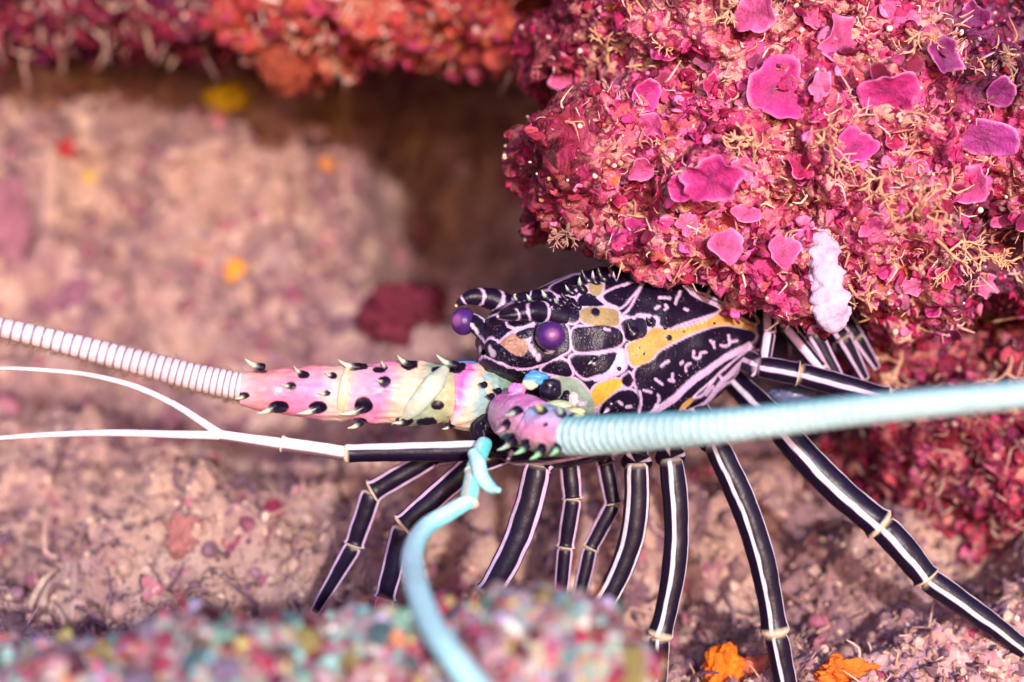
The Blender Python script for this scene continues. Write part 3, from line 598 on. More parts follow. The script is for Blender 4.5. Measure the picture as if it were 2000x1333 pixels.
# legs: painted staves, joint after joint
def limb_segment(name, p0, p1, w0, w1, parent, stripes, flare=.25, n=48, bend=(0, 0, 0), ring=True, dark=BLACK, lite=WHITE, mat=None, bulge=.06):
    p0, p1 = np.asarray(p0, float), np.asarray(p1, float); s = np.linspace(0, 1, n); path = p0 + (p1 - p0) * s[:, None] + np.asarray(bend) * np.sin(math.pi * s)[:, None]
    r = w0 + (w1 - w0) * s; r = r * (1 + bulge * np.sin(math.pi * s) + flare * np.exp(-((1 - s) / .05) ** 2) - .10 * np.exp(-(s / .05) ** 2)); r[0] *= .75; r[-1] *= .82
    V, F, s, a = tube(path, r, 96, (0, -1, 0), .85); c = np.tile(dark, (len(V), 1)); aa = (a + math.pi) % (2 * math.pi) - math.pi; w = .07 * noise(V * 90, 7)
    for ang, wd in stripes:
        dl = np.abs((aa - ang + w + math.pi) % (2 * math.pi) - math.pi); m = sm(wd, wd * .72, dl)[:, None]; c = c * (1 - m) + lite * m
    c = c * (1 + .12 * noise(V * 60, 17))[:, None]; cen_ = np.vstack([np.repeat(path, 96, 0), path[:1], path[-1:]]); V = V + (V - cen_) * (.05 * fbm(V * 90, 2, 19))[:, None]
    if ring: m = np.maximum(sm(.965, .985, s), sm(.025, .01, s) * .8)[:, None]; c = c * (1 - m) + CREAMC * m
    return obj(name, V, F, mat or M_limb, parent, c)
def leg(js, stripes, lite=WHITE, flare=.25, bends=None):
    """js: joints as (px, py, distance, breadth in picture units)"""
    top = None
    for k in range(len(js) - 1):
        a, b = js[k], js[k + 1]; p0, p1 = P(*a[:3]), P(*b[:3]); bd = bends[k] if bends else 0; dr = p1 - p0; side = np.array([-dr[2], 0, dr[0]])
        o = limb_segment('leg' if k == 0 else 'leg_segment', p0, p1, a[3] / 2 * K(a[2]), (b[3] if k < len(js) - 2 else b[3]) / 2 * K(b[2]), top or lob, stripes, flare if k < len(js) - 2 else 0., bend=side * bd, lite=lite, ring=k > 0)
        if top is None: top = o
    for ch in top.children: pass
    return top
LL = sr(222, 190, 222)
leg([(980, 872, .020, 34), (848, 892, .022, 40), (726, 962, .022, 44), (692, 1066, .024, 38), (612, 1200, .028, 20)], [(.98, .24), (-1.0, .24)], LL)
leg([(1010, 880, .008, 40), (925, 905, .005, 46), (786, 1030, .004, 46), (752, 1170, .008, 40), (740, 1240, .012, 30)], [(.98, .22), (-1.0, .22)], LL)
leg([(1090, 870, -.006, 46), (1052, 906, -.010, 56), (952, 1165, -.010, 50), (935, 1270, 0, 34)], [(1.0, .22), (-.95, .26)], LL, bends=[0, .05, 0])
leg([(1118, 872, .010, 36), (1112, 905, .010, 40), (1118, 975, .010, 36), (1104, 1070, .012, 32), (1092, 1190, .014, 26)], [(1.2, .40), (-1.1, .32)], LL)
leg([(1170, 870, .022, 34), (1182, 905, .022, 36), (1198, 985, .022, 34), (1152, 1072, .022, 30), (1130, 1170, .022, 28)], [(1.1, .34), (-1.15, .30)], LL)
leg([(1245, 830, .03, 40), (1243, 905, .000, 50), (1172, 1190, .002, 44), (1150, 1260, .004, 30)], [(.75, .22), (-1.0, .20)], bends=[0, .09, 0])
leg([(1296, 815, .035, 50), (1310, 895, .000, 50), (1288, 1246, .000, 42), (1280, 1420, .004, 30)], [(.25, .20), (-1.25, .20)], bends=[0, .06, 0])
leg([(1345, 780, .045, 50), (1395, 862, .004, 52), (1515, 1240, .004, 48), (1552, 1420, .006, 36)], [(.35, .17), (-1.25, .18)], bends=[0, .05, 0])
leg([(1425, 735, .050, 46), (1520, 832, .016, 56), (1722, 1028, .012, 58), (1810, 1130, .012, 50), (2010, 1275, .014, 36), (2160, 1360, .02, 22)], [(.2, .22), (-1.3, .2)], bends=[0, -.03, .02, .01, 0])
leg([(1425, 690, .050, 44), (1482, 716, .026, 40), (1560, 730, .024, 44), (1735, 778, .028, 40), (1775, 800, .034, 30)], [(.1, .24), (-1.4, .22), (1.5, .2)], LL)
leg([(1500, 600, .040, 26), (1502, 650, .030, 26), (1492, 716, .028, 22)], [(.4, .7), (-1.2, .4)], LL, .1)
leg([(1510, 590, .045, 30), (1536, 640, .038, 30), (1604, 722, .036, 26), (1660, 790, .046, 20)], [(.2, .6), (-1.3, .3)], LL, .1)
leg([(1555, 600, .050, 40), (1585, 650, .042, 40), (1642, 750, .044, 26)], [(.5, .2), (-.9, .24)], LL, .1)
leg([(1605, 600, .055, 40), (1645, 660, .048, 38), (1690, 742, .052, 20)], [(.5, .24), (-.9, .2)], LL, .1)
leg([(1640, 610, .065, 40), (1672, 660, .060, 34), (1712, 720, .064, 18)], [(.5, .24), (-.9, .2)], LL, .1)
# a gill-pale flap under the tail
V, F = blob(P(1548, 772, .05), np.array([48, 20, 20]) * S * 1.05, 4, .1, 2, 8); obj('tail_flap', V, F, M_pastel, lob, np.tile(sr(88, 92, 130), (len(V), 1)))

# ------------------------------------------------------------------ feelers
def pastel(u, V, stops, axis=0):
    xs_ = np.array([q[0] for q in stops]); cs = np.array([q[1] for q in stops]); x = u[:, axis] + 9 * noise(V * 130, 6)
    return np.stack([np.interp(x, xs_, cs[:, k]) for k in range(3)], 1)
def stem_part(name, parent, path, rad, stops, spots, seed=0, axis=0, lean=0.0, nseg=120, n=150, belly=None):
    p = spline([P(*q) for q in path], n); r = np.interp(np.linspace(0, 1, n), np.linspace(0, 1, len(rad)), rad); r = r * K(p[:, 1])
    V, F, s, a = tube(p, r, nseg, (0, -1, 0))
    u = plan(V); uu = u.copy(); uu[:, 0] += lean * (u[:, 1] - 770)
    c = pastel(uu, V, stops, axis); c = c ** 1.25 * (.92 + .10 * fbm(V * np.array([90, 260, 260]), 2, 5))[:, None]
    if belly is not None: m = (sm(.3, .8, np.cos(a - belly[1])) * belly[2])[:, None]; c = c * (1 - m) + belly[0] * m
    front = np.cos(a) > -.2; u2 = np.where(front[:, None], u, -9999.)
    u2[:, 0] += 1.6 * noise(V * 300, 3); u2[:, 1] += 1.6 * noise(V * 300, 13)
    for x, y, rx, ry in spots: spot(c, u2, x, y, rx, ry, BLACK, .08)
    cen = np.vstack([np.repeat(p, nseg, 0), p[:1], p[-1:]]); V = V + (V - cen) * (.05 * fbm(V * 110 + seed, 2, seed) + .03 * fbm(V * np.array([60, 420, 420]) + seed, 2, seed))[:, None]
    return obj(name, V, F, M_pastel, parent, c), bvh(V, F)
def c3(x, y): return 420 + x / 3.704, 660 + y / 3.704
dots = [(340, 215, 60, 34), (640, 265, 42, 32), (550, 350, 42, 30), (815, 400, 25, 20), (205, 420, 46, 24), (465, 500, 72, 48), (745, 500, 68, 46), (850, 275, 36, 26), (1040, 205, 70, 30), (1225, 315, 46, 44), (1075, 490, 68, 62), (1190, 232, 50, 22),
        (1405, 195, 62, 40), (1620, 240, 60, 30), (1740, 205, 76, 58), (1610, 490, 50, 36), (1050, 615, 62, 34), (1370, 600, 66, 34), (1530, 610, 76, 40), (1690, 640, 46, 24)]
dots = [(*c3(x, y), a / 3.704, b / 3.704) for x, y, a, b in dots]
s1, t1 = stem_part('antenna', lob, [(985, 778, .004), (945, 772, .000), (905, 776, -.006), (872, 776, -.009)], [46, 62, 66, 58], [(860, sr(214, 170, 140)), (880, PINK), (897, MAG), (908, sr(244, 196, 214)), (922, CREAMC), (940, sr(176, 206, 206)), (985, GREEN)], dots, 1, 0, .35, belly=(CREAMC, math.pi * 1.5, .5))
s2, t2 = stem_part('antenna_segment', s1, [(892, 774, -.007), (850, 770, -.010), (780, 768, -.013), (720, 768, -.015), (676, 768, -.016)], [50, 60, 63, 58, 50], [(670, CREAMC), (690, sr(246, 190, 200)), (745, sr(242, 156, 196)), (775, sr(240, 206, 186)), (800, CREAMC), (830, GREEN), (870, sr(200, 200, 160))], dots, 2, 0, .3)
s3, t3 = stem_part('antenna_segment', s1, [(690, 768, -.015), (665, 768, -.016), (600, 766, -.018), (530, 764, -.020), (472, 760, -.021)], [48, 56, 50, 42, 33], [(465, sr(232, 200, 206)), (500, sr(246, 172, 176)), (560, sr(244, 150, 180)), (620, sr(240, 164, 200)), (650, sr(240, 210, 200)), (690, CREAMC)], dots, 3, 0, .1, belly=(sr(244, 176, 150), 1.5, .35))
for tr_, par, lst in ((t3, s3, [(340, 215, 215, 150), (630, 260, 570, 205), (550, 350, 478, 335), (815, 400, 740, 398), (220, 415, 140, 442), (430, 490, 300, 548), (740, 500, 590, 548), (850, 275, 795, 248)]),
                      (t2, s2, [(1040, 212, 885, 155), (1225, 315, 1160, 300), (1070, 500, 890, 552), (1240, 225, 1205, 165), (1400, 190, 1318, 125), (1050, 612, 955, 655), (1370, 600, 1290, 618)]),
                      (t1, s1, [(1740, 200, 1598, 118), (1640, 240, 1555, 232), (1530, 610, 1450, 640), (1700, 640, 1640, 660)])):
    for x, y, x2, y2 in lst:
        (x, y), (x2, y2) = c3(x, y), c3(x2, y2); p, n = hit(tr_, x, min(max(y, 722), 812))
        if p is None: p, n = hit(tr_, x + 6, 768)
        if p is None: continue
        b = P(x, y, p[1] + .0012); q = P(x2, y2, p[1] - .0035); L_ = math.hypot(x2 - x, y2 - y); spine(par, b + (b - q) * .1, q, min(9, .26 * L_) * S, sr(196, 206, 176), .10, .42, bulb=.15)
V, F, s, a = tube(spline([P(872, 718, -.016), P(846, 752, -.0265), P(808, 796, -.0275), P(764, 830, -.018)], 30), np.interp(np.linspace(0, 1, 30), [0, .3, .7, 1], [8, 20, 17, 2]) * S, 24, (0, -1, 0), .45)
c = GREEN * (1 - .3 * np.cos(a)[:, None] ** 2) + CREAMC * .3 * np.cos(a)[:, None] ** 2; obj('antenna_scale', V, F, M_pastel, s1, c)
V, F, s, a = tube(spline([P(680, 712, -.020), P(673, 742, -.0300), P(668, 780, -.0310), P(662, 814, -.0240)], 24), np.interp(np.linspace(0, 1, 24), [0, .3, .7, 1], [3, 7, 9, 5]) * S, 20, (0, -1, 0), .5)
obj('antenna_ridge', V, F, M_pastel, s1, np.tile(sr(240, 214, 176), (len(V), 1)))
def whip(name, parent, path, wid, ring_px, colours, n=900, nseg=28, serr=.10, rings=True, ref=(0, -1, 0)):
    """ringed feeler: wid in picture units along it, ring spacing in picture units"""
    p = spline([P(*q) for q in path], n); w = np.interp(np.linspace(0, 1, n), np.linspace(0, 1, len(wid)), wid) * K(p[:, 1]) / 2
    L_ = np.concatenate([[0], np.cumsum(np.linalg.norm(np.diff(p, axis=0), axis=1))]) / S; ph = np.cumsum(np.gradient(L_) / np.interp(np.linspace(0, 1, n), np.linspace(0, 1, len(ring_px)), ring_px)); fr = ph % 1
    r = w * (1 + serr * (np.abs(np.sin(math.pi * fr)) ** .6 - .6)) if rings else w
    V, F, s, a = tube(p, r, nseg, ref); f2 = np.append(np.repeat(fr, nseg), [0, 0]); wh = np.append(np.repeat(np.floor(ph), nseg), [0, 0])
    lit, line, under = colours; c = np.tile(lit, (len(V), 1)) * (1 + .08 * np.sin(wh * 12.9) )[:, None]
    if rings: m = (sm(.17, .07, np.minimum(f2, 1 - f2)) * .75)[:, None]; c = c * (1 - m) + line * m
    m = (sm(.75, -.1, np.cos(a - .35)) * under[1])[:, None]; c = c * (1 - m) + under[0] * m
    return obj(name, V, F, M_whip, parent, c), p, w
far_path = [(486, 758, -.0205), (440, 750, -.021), (380, 737, -.022), (300, 716, -.024), (200, 690, -.026), (100, 664, -.029), (0, 640, -.032), (-150, 604, -.037), (-420, 530, -.05)]
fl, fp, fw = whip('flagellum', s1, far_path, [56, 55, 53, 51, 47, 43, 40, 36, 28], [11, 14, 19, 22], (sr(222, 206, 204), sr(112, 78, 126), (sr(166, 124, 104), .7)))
hairs = []; idx = rng.integers(8, 700, 1100)
for k in idx:
    t = fp[k + 1] - fp[k - 1]; t /= np.linalg.norm(t); ang = rng.normal() * .5 + (math.pi if rng.random() < .78 else 0); dn = np.array([0, -math.sin(ang) * .6, math.cos(ang)]); b = fp[k] + dn * fw[k] * .92
    d = dn + t * (.9 + .4 * rng.random()) + rng.normal(size=3) * .2; d /= np.linalg.norm(d); hairs.append((b, b + d * (.0022 + .0036 * rng.random())))
hv, hf = [], []
for b, e in hairs:
    o_ = len(hv); sx = np.cross(e - b, (0, 1, 0)); sx = sx / (np.linalg.norm(sx) + 1e-9) * .00017; sy = np.array([0, .00017, 0]); hv += [b + sx, b - sx * .5 + sy, b - sx * .5 - sy, e]; hf += [(o_, o_ + 1, o_ + 3), (o_ + 1, o_ + 2, o_ + 3), (o_ + 2, o_, o_ + 3)]
obj('bristle', np.array(hv), np.array(hf), M_weed, s1, np.tile(sr(186, 150, 120), (len(hv), 1)), kind='stuff')
# the near feeler, swung back along the flank
n1, m1 = stem_part('antenna', lob, [(992, 800, -.012), (1000, 812, -.026), (1022, 822, -.040), (1052, 832, -.050)], [38, 46, 52, 50], [(730, sr(150, 190, 190)), (752, GREEN), (768, MAG), (795, sr(214, 166, 206)), (830, sr(222, 168, 196)), (870, sr(190, 176, 150)), (890, BLACK)],
    [(1010, 803, 13, 7), (990, 828, 8, 10), (995, 862, 18, 16), (1027, 868, 9, 10), (1060, 802, 10, 7)], 4, 1, .2)
n2, m2 = stem_part('antenna_segment', n1, [(1034, 832, -.044), (1062, 838, -.054), (1096, 846, -.060), (1128, 852, -.064)], [44, 50, 47, 42], [(790, sr(150, 200, 196)), (808, LAV), (832, sr(226, 160, 196)), (862, sr(230, 170, 192)), (880, sr(160, 160, 150)), (900, sr(110, 120, 110))],
    [(1066, 830, 5, 4), (1058, 876, 9, 10), (1090, 870, 9, 9), (1027, 866, 8, 9), (1058, 800, 8, 6)], 5, 1, 0.)
for par, tr_, lst in ((n1, m1, [(1003, 858, 970, 880, GREEN), (990, 828, 968, 846, sr(190, 150, 160)), (1012, 800, 985, 812, GREEN)]), (n2, m2, [(1030, 868, 1002, 888, sr(150, 210, 160)), (1060, 876, 1034, 898, sr(150, 210, 160)), (1092, 870, 1074, 890, sr(150, 210, 160)), (1064, 806, 1046, 786, sr(200, 190, 130)), (1118, 818, 1140, 812, sr(190, 206, 150)), (1100, 812, 1090, 792, GREEN)])):
    for x, y, x2, y2, tip in lst:
        p, n = hit(tr_, x, y)
        if p is None: continue
        spine(par, p + np.array([0, .001, 0]), P(x2, y2, p[1] - .006), 8 * S, tip, .1, .45)
whip('flagellum', n1, [(1112, 850, -.064), (1160, 850, -.076), (1280, 842, -.100), (1400, 833, -.118), (1560, 815, -.135), (1720, 796, -.15), (2000, 770, -.175), (2300, 744, -.18), (2900, 700, -.22)], [80, 78, 73, 68, 64, 60, 56, 50, 40], [18, 16, 14, 12], (sr(204, 238, 236), sr(130, 200, 200), (sr(56, 168, 172), .9)), 1200, serr=.06)  # cyan cast, bright facing side and teal shaded edges are painted into the colour
for x, y, d, rx, ry, c, sd in ((1046, 740, -.030, 24, 15, BLUE, 4), (1036, 750, -.031, 17, 12, sr(196, 206, 170), 2), (1076, 760, -.031, 22, 22, BLACK, 6), (1010, 762, -.030, 18, 14, MAG, 7), (1004, 786, -.034, 16, 20, sr(214, 160, 206), 8), (1030, 790, -.036, 20, 16, sr(196, 176, 216), 9),
                               (1106, 778, -.030, 10, 14, BLACK, 10), (1120, 782, -.031, 10, 15, sr(236, 206, 196), 11), (1136, 790, -.031, 12, 10, sr(176, 170, 170), 12), (1090, 792, -.038, 26, 9, sr(176, 196, 150), 13), (1120, 806, -.044, 22, 10, sr(200, 206, 150), 14), (960, 790, -.008, 22, 20, sr(220, 216, 196), 15),
                               (975, 765, -.006, 24, 16, sr(176, 206, 190), 16), (950, 765, -.014, 16, 20, sr(226, 206, 170), 17), (985, 800, -.018, 22, 18, sr(190, 206, 180), 18), (968, 738, -.004, 20, 16, sr(130, 186, 210), 19)):
    V, F = blob(P(x, y, d), np.array([rx, min(rx, ry), ry]) * K(d), 4, .22, 1.5, sd, 1); obj('base_knob', V, F, M_pastel, n1 if x > 995 else s1, np.tile(c, (len(V), 1)) * (1 + .15 * noise(V * 200, sd))[:, None])
for x, y, x2, y2 in ((948, 752, 936, 748), (976, 764, 962, 760), (962, 774, 950, 772)):
    p, n = hit(t1, x, y)
    if p is not None: spine(s1, P(x, y, p[1] - .004), P(x2, y2, p[1] - .008), 6 * S, BLACK, .1)
V, F, s, a = tube(spline([P(850, 716, .012), P(900, 712, .010), P(950, 716, .004), (P(985, 726, .0))], 24), np.interp(np.linspace(0, 1, 24), [0, .5, 1], [3, 8, 14]) * S, 20); obj('antenna_ridge', V, F, M_pastel, s1, np.tile(BLUE, (len(V), 1)))

# small feelers
A1 = limb_segment('antennule', P(950, 880, -.020), P(672, 886, -.020), 20 * S, 17 * S, lob, [(1.35, 1.05)], .12, lite=sr(244, 240, 242), bulge=-.02)
limb_segment('antennule_segment', P(676, 886, -.020), P(548, 867, -.021), 15 * S, 14 * S, A1, [(1.1, 1.7)], .25, lite=sr(244, 240, 242), dark=sr(120, 90, 100), bulge=-.05)
limb_segment('antennule_segment', P(552, 868, -.021), P(428, 850, -.022), 12 * S, 9.5 * S, A1, [(1.1, 1.9)], .15, lite=sr(244, 238, 242), dark=sr(140, 110, 120), ring=False, bulge=-.04)
PALE = (sr(238, 220, 226), sr(190, 150, 170), (sr(190, 160, 176), .35))
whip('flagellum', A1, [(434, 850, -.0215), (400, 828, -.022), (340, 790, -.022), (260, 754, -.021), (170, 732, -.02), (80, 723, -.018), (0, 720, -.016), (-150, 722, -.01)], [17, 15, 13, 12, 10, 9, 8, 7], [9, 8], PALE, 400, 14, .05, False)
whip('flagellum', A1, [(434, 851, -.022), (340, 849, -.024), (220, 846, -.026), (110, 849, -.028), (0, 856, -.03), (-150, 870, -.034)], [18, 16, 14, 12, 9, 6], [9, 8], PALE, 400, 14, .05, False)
CY = sr(110, 224, 226)  # cyan cast of the foreground light, put into the near antennule's colour
A2 = limb_segment('antennule', P(948, 862, -.028), P(922, 925, -.050), 15 * S, 14 * S, lob, [(.9, .9)], .15, dark=CY, lite=sr(170, 236, 236))
limb_segment('antennule_segment', P(926, 918, -.048), P(915, 985, -.066), 15 * S, 16 * S, A2, [(-.4, .7), (1.2, .4)], .2, dark=sr(196, 196, 180), lite=sr(140, 226, 222))
CYW = (sr(196, 252, 250), sr(170, 244, 244), (sr(110, 238, 240), .7))  # same cyan light painted in: pale on the lit side, deeper towards the edges
whip('flagellum', A2, [(918, 978, -.064), (880, 1000, -.070), (830, 1032, -.085), (806, 1080, -.115), (812, 1140, -.155), (840, 1215, -.195), (888, 1290, -.222), (950, 1370, -.24), (1040, 1480, -.26)], [30, 33, 36, 41, 46, 49, 52, 54, 54], [12], CYW, 500, 20, .03, ref=(.25, -.35, 1))
whip('flagellum', A2, [(925, 885, -.045), (934, 905, -.052), (940, 930, -.058), (958, 952, -.064), (975, 958, -.07)], [24, 30, 30, 24, 10], [12], CYW, 120, 18, .03)

# ------------------------------------------------------------------ larger growth, each its own
def plate(c, n, rx, ry, turn, seed, lobes=3, cup=.35, ruffle=.18, tone=(214, 54, 138), edge=(246, 160, 206)):
    """a thin coralline plate with a lobed, paler margin, fixed by its back"""
    r_ = np.random.default_rng(seed); nr, na = 11, 48; rr = np.linspace(0, 1, nr)[1:]; th = np.linspace(0, 2 * math.pi, na, endpoint=False); R, T = np.meshgrid(rr, th, indexing='ij'); ph = r_.random(4) * 6.28
    out = 1 + .13 * np.sin(lobes * T + ph[0]) + .05 * np.sin((lobes * 2 + 1) * T + ph[1]) + .012 * np.sin(13 * T + ph[2])
    x = R * out * np.cos(T) * rx; y = R * out * np.sin(T) * ry; m = (rx + ry) / 2
    z = m * (cup * R ** 2 + ruffle * R ** 3 * np.sin(lobes * T + ph[3]) + .05 * R ** 2 * np.sin(9 * T + ph[1])); tk = m * .05 * (1.4 - R)
    top = np.stack([x, y, z + tk], -1).reshape(-1, 3); bot = np.stack([x, y, z - tk], -1).reshape(-1, 3); V = np.vstack([top, bot, [[0, 0, m * .07]], [[0, 0, -m * .45]]]); F = []; o2 = len(top)
    for q in range(nr - 2):
        for w in range(na):
            v = (w + 1) % na; a, b = q * na, (q + 1) * na; F += [(a + w, b + w, b + v, a + v), (o2 + a + v, o2 + b + v, o2 + b + w, o2 + a + w)]
    l = (nr - 2) * na
    for w in range(na): v = (w + 1) % na; F += [(l + w, o2 + l + w, o2 + l + v, l + v), (w, v, 2 * o2), (o2 + v, o2 + w, 2 * o2 + 1)]
    Rf = np.concatenate([R.ravel(), R.ravel(), [0, 0]]); Tf = np.concatenate([T.ravel(), T.ravel(), [0, 0]])
    e = sm(.84, .99, Rf)[:, None] * (.55 + .35 * np.sin(Tf * 2 + ph[2]))[:, None]; dk = (.50 + .52 * Rf + .07 * np.sin(Rf * 26 + np.sin(Tf * 3)) + .10 * np.sin(Tf * 2 + ph[0]))[:, None]; col = sr(*tone) * dk * (1 - e) + sr(*edge) * e
    n = np.asarray(n, float); n /= np.linalg.norm(n); A = np.cross((0, 0, 1.0), n); A /= np.linalg.norm(A); B = np.cross(n, A); ct, s_ = math.cos(turn), math.sin(turn)
    return c + V[:, :1] * (A * ct + B * s_) + V[:, 1:2] * (B * ct - A * s_) + V[:, 2:] * n, F, col
bank = []
for k in range(14):
    tone = [(214, 60, 140), (226, 92, 150), (186, 36, 96), (232, 120, 166), (200, 50, 110), (164, 26, 72), (222, 80, 120)][k % 7]; o = plate(np.zeros(3), (0, .0001, 1), 1, .7 + .3 * random.random(), 0, 500 + k, 2 + k % 3, .25 + .3 * random.random(), .2, tone); bank.append(mesh('algae_plate', o[0], o[1], M_plate, o[2]))
pieces('algae_plate', over, bank, 150, OV, OF, .0028, .0075, .4, clumps(30, 61, -.3, .3, 1080, 1240), .0012)
MG, PK, DP = (200, 50, 130), (222, 90, 148), (136, 40, 108)
plates = [
 (1515, 178, 58, 64, .4, 3, MG, 'large magenta algae plate with pointed lobes above the tan branching seaweed'), (1735, 182, 58, 46, .2, 3, MG, 'smooth round magenta algae plate beside the dark purple growth'),
 (1915, 268, 66, 40, -.3, 2, (176, 60, 140), 'wide violet-pink algae plate at the dark purple edge of the overhang'), (1640, 92, 60, 56, .9, 5, PK, 'ruffled pink algae plate with scalloped margin at the top of the overhang'),
 (1110, 158, 36, 28, .2, 3, PK, 'small pink algae plate on the crimson tip of the overhang'), (1665, 290, 44, 36, .5, 3, MG, 'magenta algae plate behind the forked tan seaweed branches'),
 (1415, 482, 36, 34, .3, 3, PK, 'rounded pink algae plate low on the overhang beside an ochre patch'), (1525, 496, 34, 30, 1.2, 3, PK, 'small pink algae cup beside the white hanging sponge'),
 (1885, 372, 46, 38, .6, 3, PK, 'curled pink algae cup with pale rim amid the tangled seaweed'), (1455, 420, 30, 18, .0, 2, PK, 'flat little pink algae shelf above the two small cups'),
 (1475, 28, 46, 40, .7, 3, PK, 'pale pink algae plate cut by the top of the overhang'), (1390, 352, 62, 44, .1, 5, MG, 'frilly magenta algae plate beside a pale lavender crust patch')]
for k, (x, y, rx, ry, tn, lb, tone, lab) in enumerate(plates):
    p, n = hit(over_tree, x, y)
    if p is None: continue
    n = np.array([n[0] * .35 + rng.normal() * .28, -1, n[2] * .35 + .2 + rng.normal() * .3]); kx = K(p[1]); o = plate(p + np.array([0, -.0035, 0]), n, rx * kx, ry * kx, tn, 100 + k, lb, .22 + .25 * (k in (7, 8)), .16, tone)
    obj('algae_plate', o[0], o[1], M_plate, None, o[2], label=lab, category='algae', group='coralline plates on the overhang')
for k, (x, y, r) in enumerate([(1260, 190, 38), (1275, 250, 34), (1740, 275, 26), (1915, 556, 30), (1820, 602, 22), (1700, 440, 26), (1850, 540, 28), (1780, 560, 24), (1330, 370, 30), (1250, 330, 26), (1200, 390, 22), (1600, 170, 30), (1300, 100, 30), (1790, 330, 26),
                               (1560, 330, 28), (1450, 330, 26), (1720, 520, 26), (1960, 420, 30), (1840, 110, 40), (1900, 40, 36), (1950, 180, 34), (1580, 30, 28), (1390, 170, 24), (1340, 440, 24), (1240, 440, 22), (1460, 560, 20)]):
    p, n = hit(over_tree, x, y)
    if p is None: continue
    n = np.array([n[0] * .5 + rng.normal() * .3, -1, n[2] * .5 + rng.normal() * .3]); kx = K(p[1]); tone = DP if x > 1830 and y < 200 else [MG, PK, (190, 36, 96), (226, 110, 160)][k % 4]
    o = plate(p + np.array([0, -.002, 0]), n, r * kx, r * kx * (.65 + .3 * random.random()), random.random() * 6, 300 + k, 2 + k % 4, .2 + .3 * random.random(), .2, tone); obj('algae_plate', o[0], o[1], M_plate, over, o[2])

def weed(name, tree, x, y, dx, dy, size, label, colour, seed, depth=4, spread=.55, thick=2.2, out=.5, group=None, cat='seaweed'):
    r_ = np.random.default_rng(seed); p, n = hit(tree, x, y)
    if p is None: return
    k = K(p[1]); Vs, Fs, Cs = [], [], []; off = 0
    def grow(p0, d, L_, w, lev):
        nonlocal off
        d2 = d + r_.normal(size=3) * .25; d2 /= np.linalg.norm(d2); p1 = p0 + d * L_ * .5; p2 = p1 + d2 * L_ * .5; pp = spline([p0, p1, p2], 6)
        V, F, s, a = tube(pp, np.linspace(w, w * .72, 6), 7, (.3, -1, .31), cap=False); V = V + r_.normal(size=V.shape) * w * .08
        Vs.append(V); Fs.append(F + off); off += len(V); Cs.append(np.tile(sr(*colour) * (.8 + .3 * r_.random() + .08 * lev), (len(V), 1)))
        if lev < depth:
            for _ in range(r_.integers(2, 4) if lev else 3):
                e = d2 + r_.normal(size=3) * spread; e[1] *= .8; e /= np.linalg.norm(e); grow(pp[r_.integers(3, 6)], e, L_ * (.6 + .25 * r_.random()), w * .74, lev + 1)
    d = np.array([dx, -out, -dy]); d /= np.linalg.norm(d); grow(p - d * .001, d, size * k, thick * k, 0)
    return obj(name, np.vstack(Vs), np.vstack(Fs), M_weed, None, np.vstack(Cs), label=label, category=cat, **({'group': group} if group else {}))
TN = (214, 166, 128); G_ = 'branching seaweed on the overhang'
for k, (x, y, dx, dy, sz, lab) in enumerate([(1560, 245, .6, .3, 46, 'forked tan seaweed spreading below the large magenta plate'), (1470, 255, .1, .6, 34, 'short tan seaweed sprig under the large magenta plate'),
        (1790, 400, -.1, .6, 48, 'dense tangled tan seaweed below the wide violet-pink plate'), (1830, 470, .4, .5, 40, 'tan seaweed sprig growing below the curled pink cup'), (1740, 330, -.7, .5, 40, 'tan seaweed reaching towards the white hanging sponge'),
        (1400, 45, .2, -.4, 34, 'fluffy cream seaweed beside the pale pink plate at the top'), (1330, 130, -.2, -.3, 36, 'cream seaweed tuft above the ochre-speckled middle of the overhang'), (1770, 60, .3, .5, 38, 'ochre seaweed tuft beside the ruffled pink plate'),
        (1960, 90, .1, .7, 44, 'dusky tan seaweed over the dark purple growth'), (1190, 130, -.2, -.5, 30, 'pale seaweed tuft behind the small pink plate'), (1660, 560, .2, .6, 30, 'tan seaweed sprig beside the tip of the white sponge'), (1890, 480, .6, .3, 34, 'tan seaweed sprig hanging beside the dark right hollow of the overhang'),
        (1110, 440, -.1, .5, 26, 'fine dusky seaweed on the crimson tip of the overhang')]):
    weed('branching_seaweed', over_tree, x, y, dx, dy, sz * 1.25, lab.replace(' right hollow', ' hollow'), TN if k not in (8, 12) else (150, 116, 100), 40 + k, 4, .55, 4.2, .55, G_)
weed('branching_seaweed', crim_tree, 1880, 880, .2, -.6, 44, 'pale seaweed sprig on the crimson rock below the ringed antenna', (206, 150, 120), 71, 3, .5, 3, .5)
weed('branching_seaweed', crim_tree, 1760, 690, -.1, .6, 40, 'cream seaweed on the crimson rock beside the striped tail legs', (226, 180, 150), 72, 4, .6, 3, .5)
weed('branching_seaweed', crim_tree, 1975, 700, -.2, .6, 44, 'cream seaweed at the crimson rock above the ringed antenna', (220, 170, 140), 75, 4, .6, 3, .5)
weed('feathery_hydroid', wall_tree, 690, 440, -.1, -1, 70, 'soft feathery hydroid on the silted wall beside the dark hollow', (196, 150, 146), 73, 4, .45, 4, .2, cat='hydroid')
weed('feathery_hydroid', wall_tree, 560, 330, .1, -1, 60, 'soft feathery hydroid on the silted wall between yellow and orange sponges', (190, 144, 140), 74, 4, .45, 4, .2, cat='hydroid')

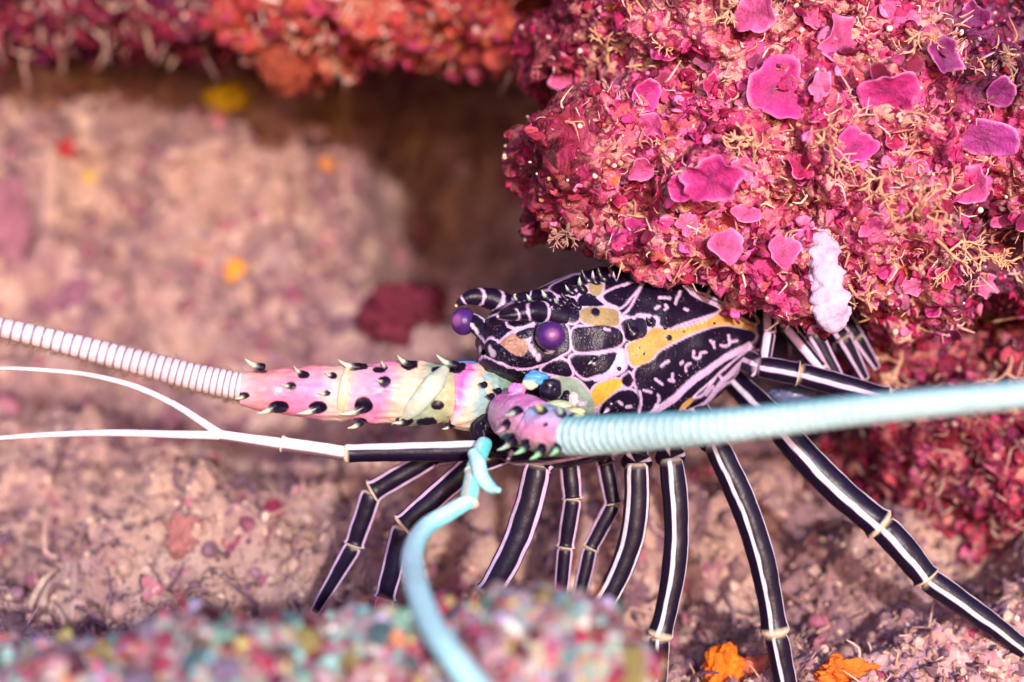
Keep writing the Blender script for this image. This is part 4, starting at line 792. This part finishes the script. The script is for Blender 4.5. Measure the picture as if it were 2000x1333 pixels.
def sponge(name, tree, x, y, rx, ry, colour, label, seed, amp=.25, cat='sponge', proud=.35, depth=None):
    p, n = hit(tree, x, y)
    if p is None: return
    k = K(p[1]); r = np.array([rx, depth or min(rx, ry), ry]) * k; V, F = blob(p + np.array([0, -r[1] * proud, 0]), r, 4, amp, 2.2, seed, 4)
    return obj(name, V, F, M_sponge, None, np.tile(sr(*colour), (len(V), 1)) * (1 + .25 * fbm(V * 120, 2, seed))[:, None], label=label, category=cat)
sponge('sponge', wall_tree, 445, 192, 42, 26, (232, 200, 40), 'bright yellow oblong sponge on the silted wall under the ledge', 1)
sponge('sponge', wall_tree, 636, 330, 20, 22, (240, 150, 50), 'small bright orange sponge on the silted wall', 2)
sponge('sponge', wall_tree, 462, 535, 20, 30, (232, 160, 60), 'amber sponge drip on the pale silted wall', 3)
sponge('sponge', wall_tree, 137, 290, 22, 18, (176, 40, 40), 'small scarlet sponge on the silted wall beneath the crimson ledge', 4)
sponge('sponge', wall_tree, 175, 348, 12, 12, (214, 180, 70), 'tiny dull yellow sponge below the scarlet one', 5)
sponge('sponge', wall_tree, 785, 615, 76, 52, (112, 40, 56), 'dark red lumpy sponge on the wall before the lobster horns', 6, .7)
sponge('sponge', wall_tree, 10, 440, 46, 80, (150, 96, 108), 'dusky pink lump of algae at the edge of the silted wall', 7, .4, 'algae', -.2, 20)
sponge('sponge', wall_tree, 160, 590, 100, 46, (136, 88, 104), 'broad mauve crust on the wall above the pale ringed antenna', 8, .45, 'algae', -.3, 20)
sponge('hanging_sponge', top_tree, 560, 120, 52, 62, (150, 70, 50), 'rusty brown sponge lobe hanging from the red-orange crust', 9, .25, 'sponge', .2)
sponge('sponge', mound_tree, 1412, 1306, 40, 46, (246, 122, 30), 'vivid orange sponge knob between the striped leg tips', 10, .35, depth=34)
sponge('sponge', mound_tree, 1650, 1258, 46, 34, (240, 128, 44), 'vivid orange sponge finger on top of the silty mound', 11, .5, depth=30)
sponge('sponge', mound_tree, 1650, 1316, 52, 30, (238, 116, 40), 'vivid orange sponge mat low on the silty mound', 12, .5, depth=26)
sponge('sponge', mound_tree, 1480, 1305, 40, 24, (206, 116, 90), 'dull salmon sponge lump at the foot of the silty mound', 13, .4, depth=22)
sponge('sponge', wall_tree, 1105, 1090, 12, 16, (226, 90, 40), 'tiny orange tunicate behind the thin middle legs', 14, .3, 'tunicate', 2.0)
sponge('sponge', wall_tree, 360, 1050, 34, 36, (166, 108, 102), 'salmon-red sponge crust on the pale floor', 15, .7, 'sponge', .0, 9)
sponge('sponge', wall_tree, 536, 996, 22, 20, (150, 50, 80), 'small wine-red sponge on the pale floor', 16, .4, 'sponge', .4)
p = min((hit(over_tree, x_, y_)[0] for x_, y_ in ((1600, 470), (1608, 520), (1615, 560), (1622, 600))), key=lambda q: q[1]); hs = spline([P(1600, 440, p[1] + .004), P(1604, 480, p[1] - .003), P(1612, 540, p[1] - .006), P(1622, 600, p[1] - .006), P(1630, 652, p[1] - .002)], 60)
V, F, s_, a = tube(hs, np.interp(np.linspace(0, 1, 60), [0, .2, .5, .75, .93, 1], [16, 26, 36, 34, 24, 4]) * S, 48, (0, -1, 0), .6); cen = np.vstack([np.repeat(hs, 48, 0), hs[:1], hs[-1:]]); V = V + (V - cen) * (.5 * fbm(V * 130, 4, 5))[:, None]
obj('hanging_sponge', V, F, M_sponge, None, np.tile(sr(206, 186, 210), (len(V), 1)) * (1 + .2 * fbm(V * 150, 3, 4))[:, None], label='white lavender sponge hanging from the overhang over the lobster tail', category='sponge')
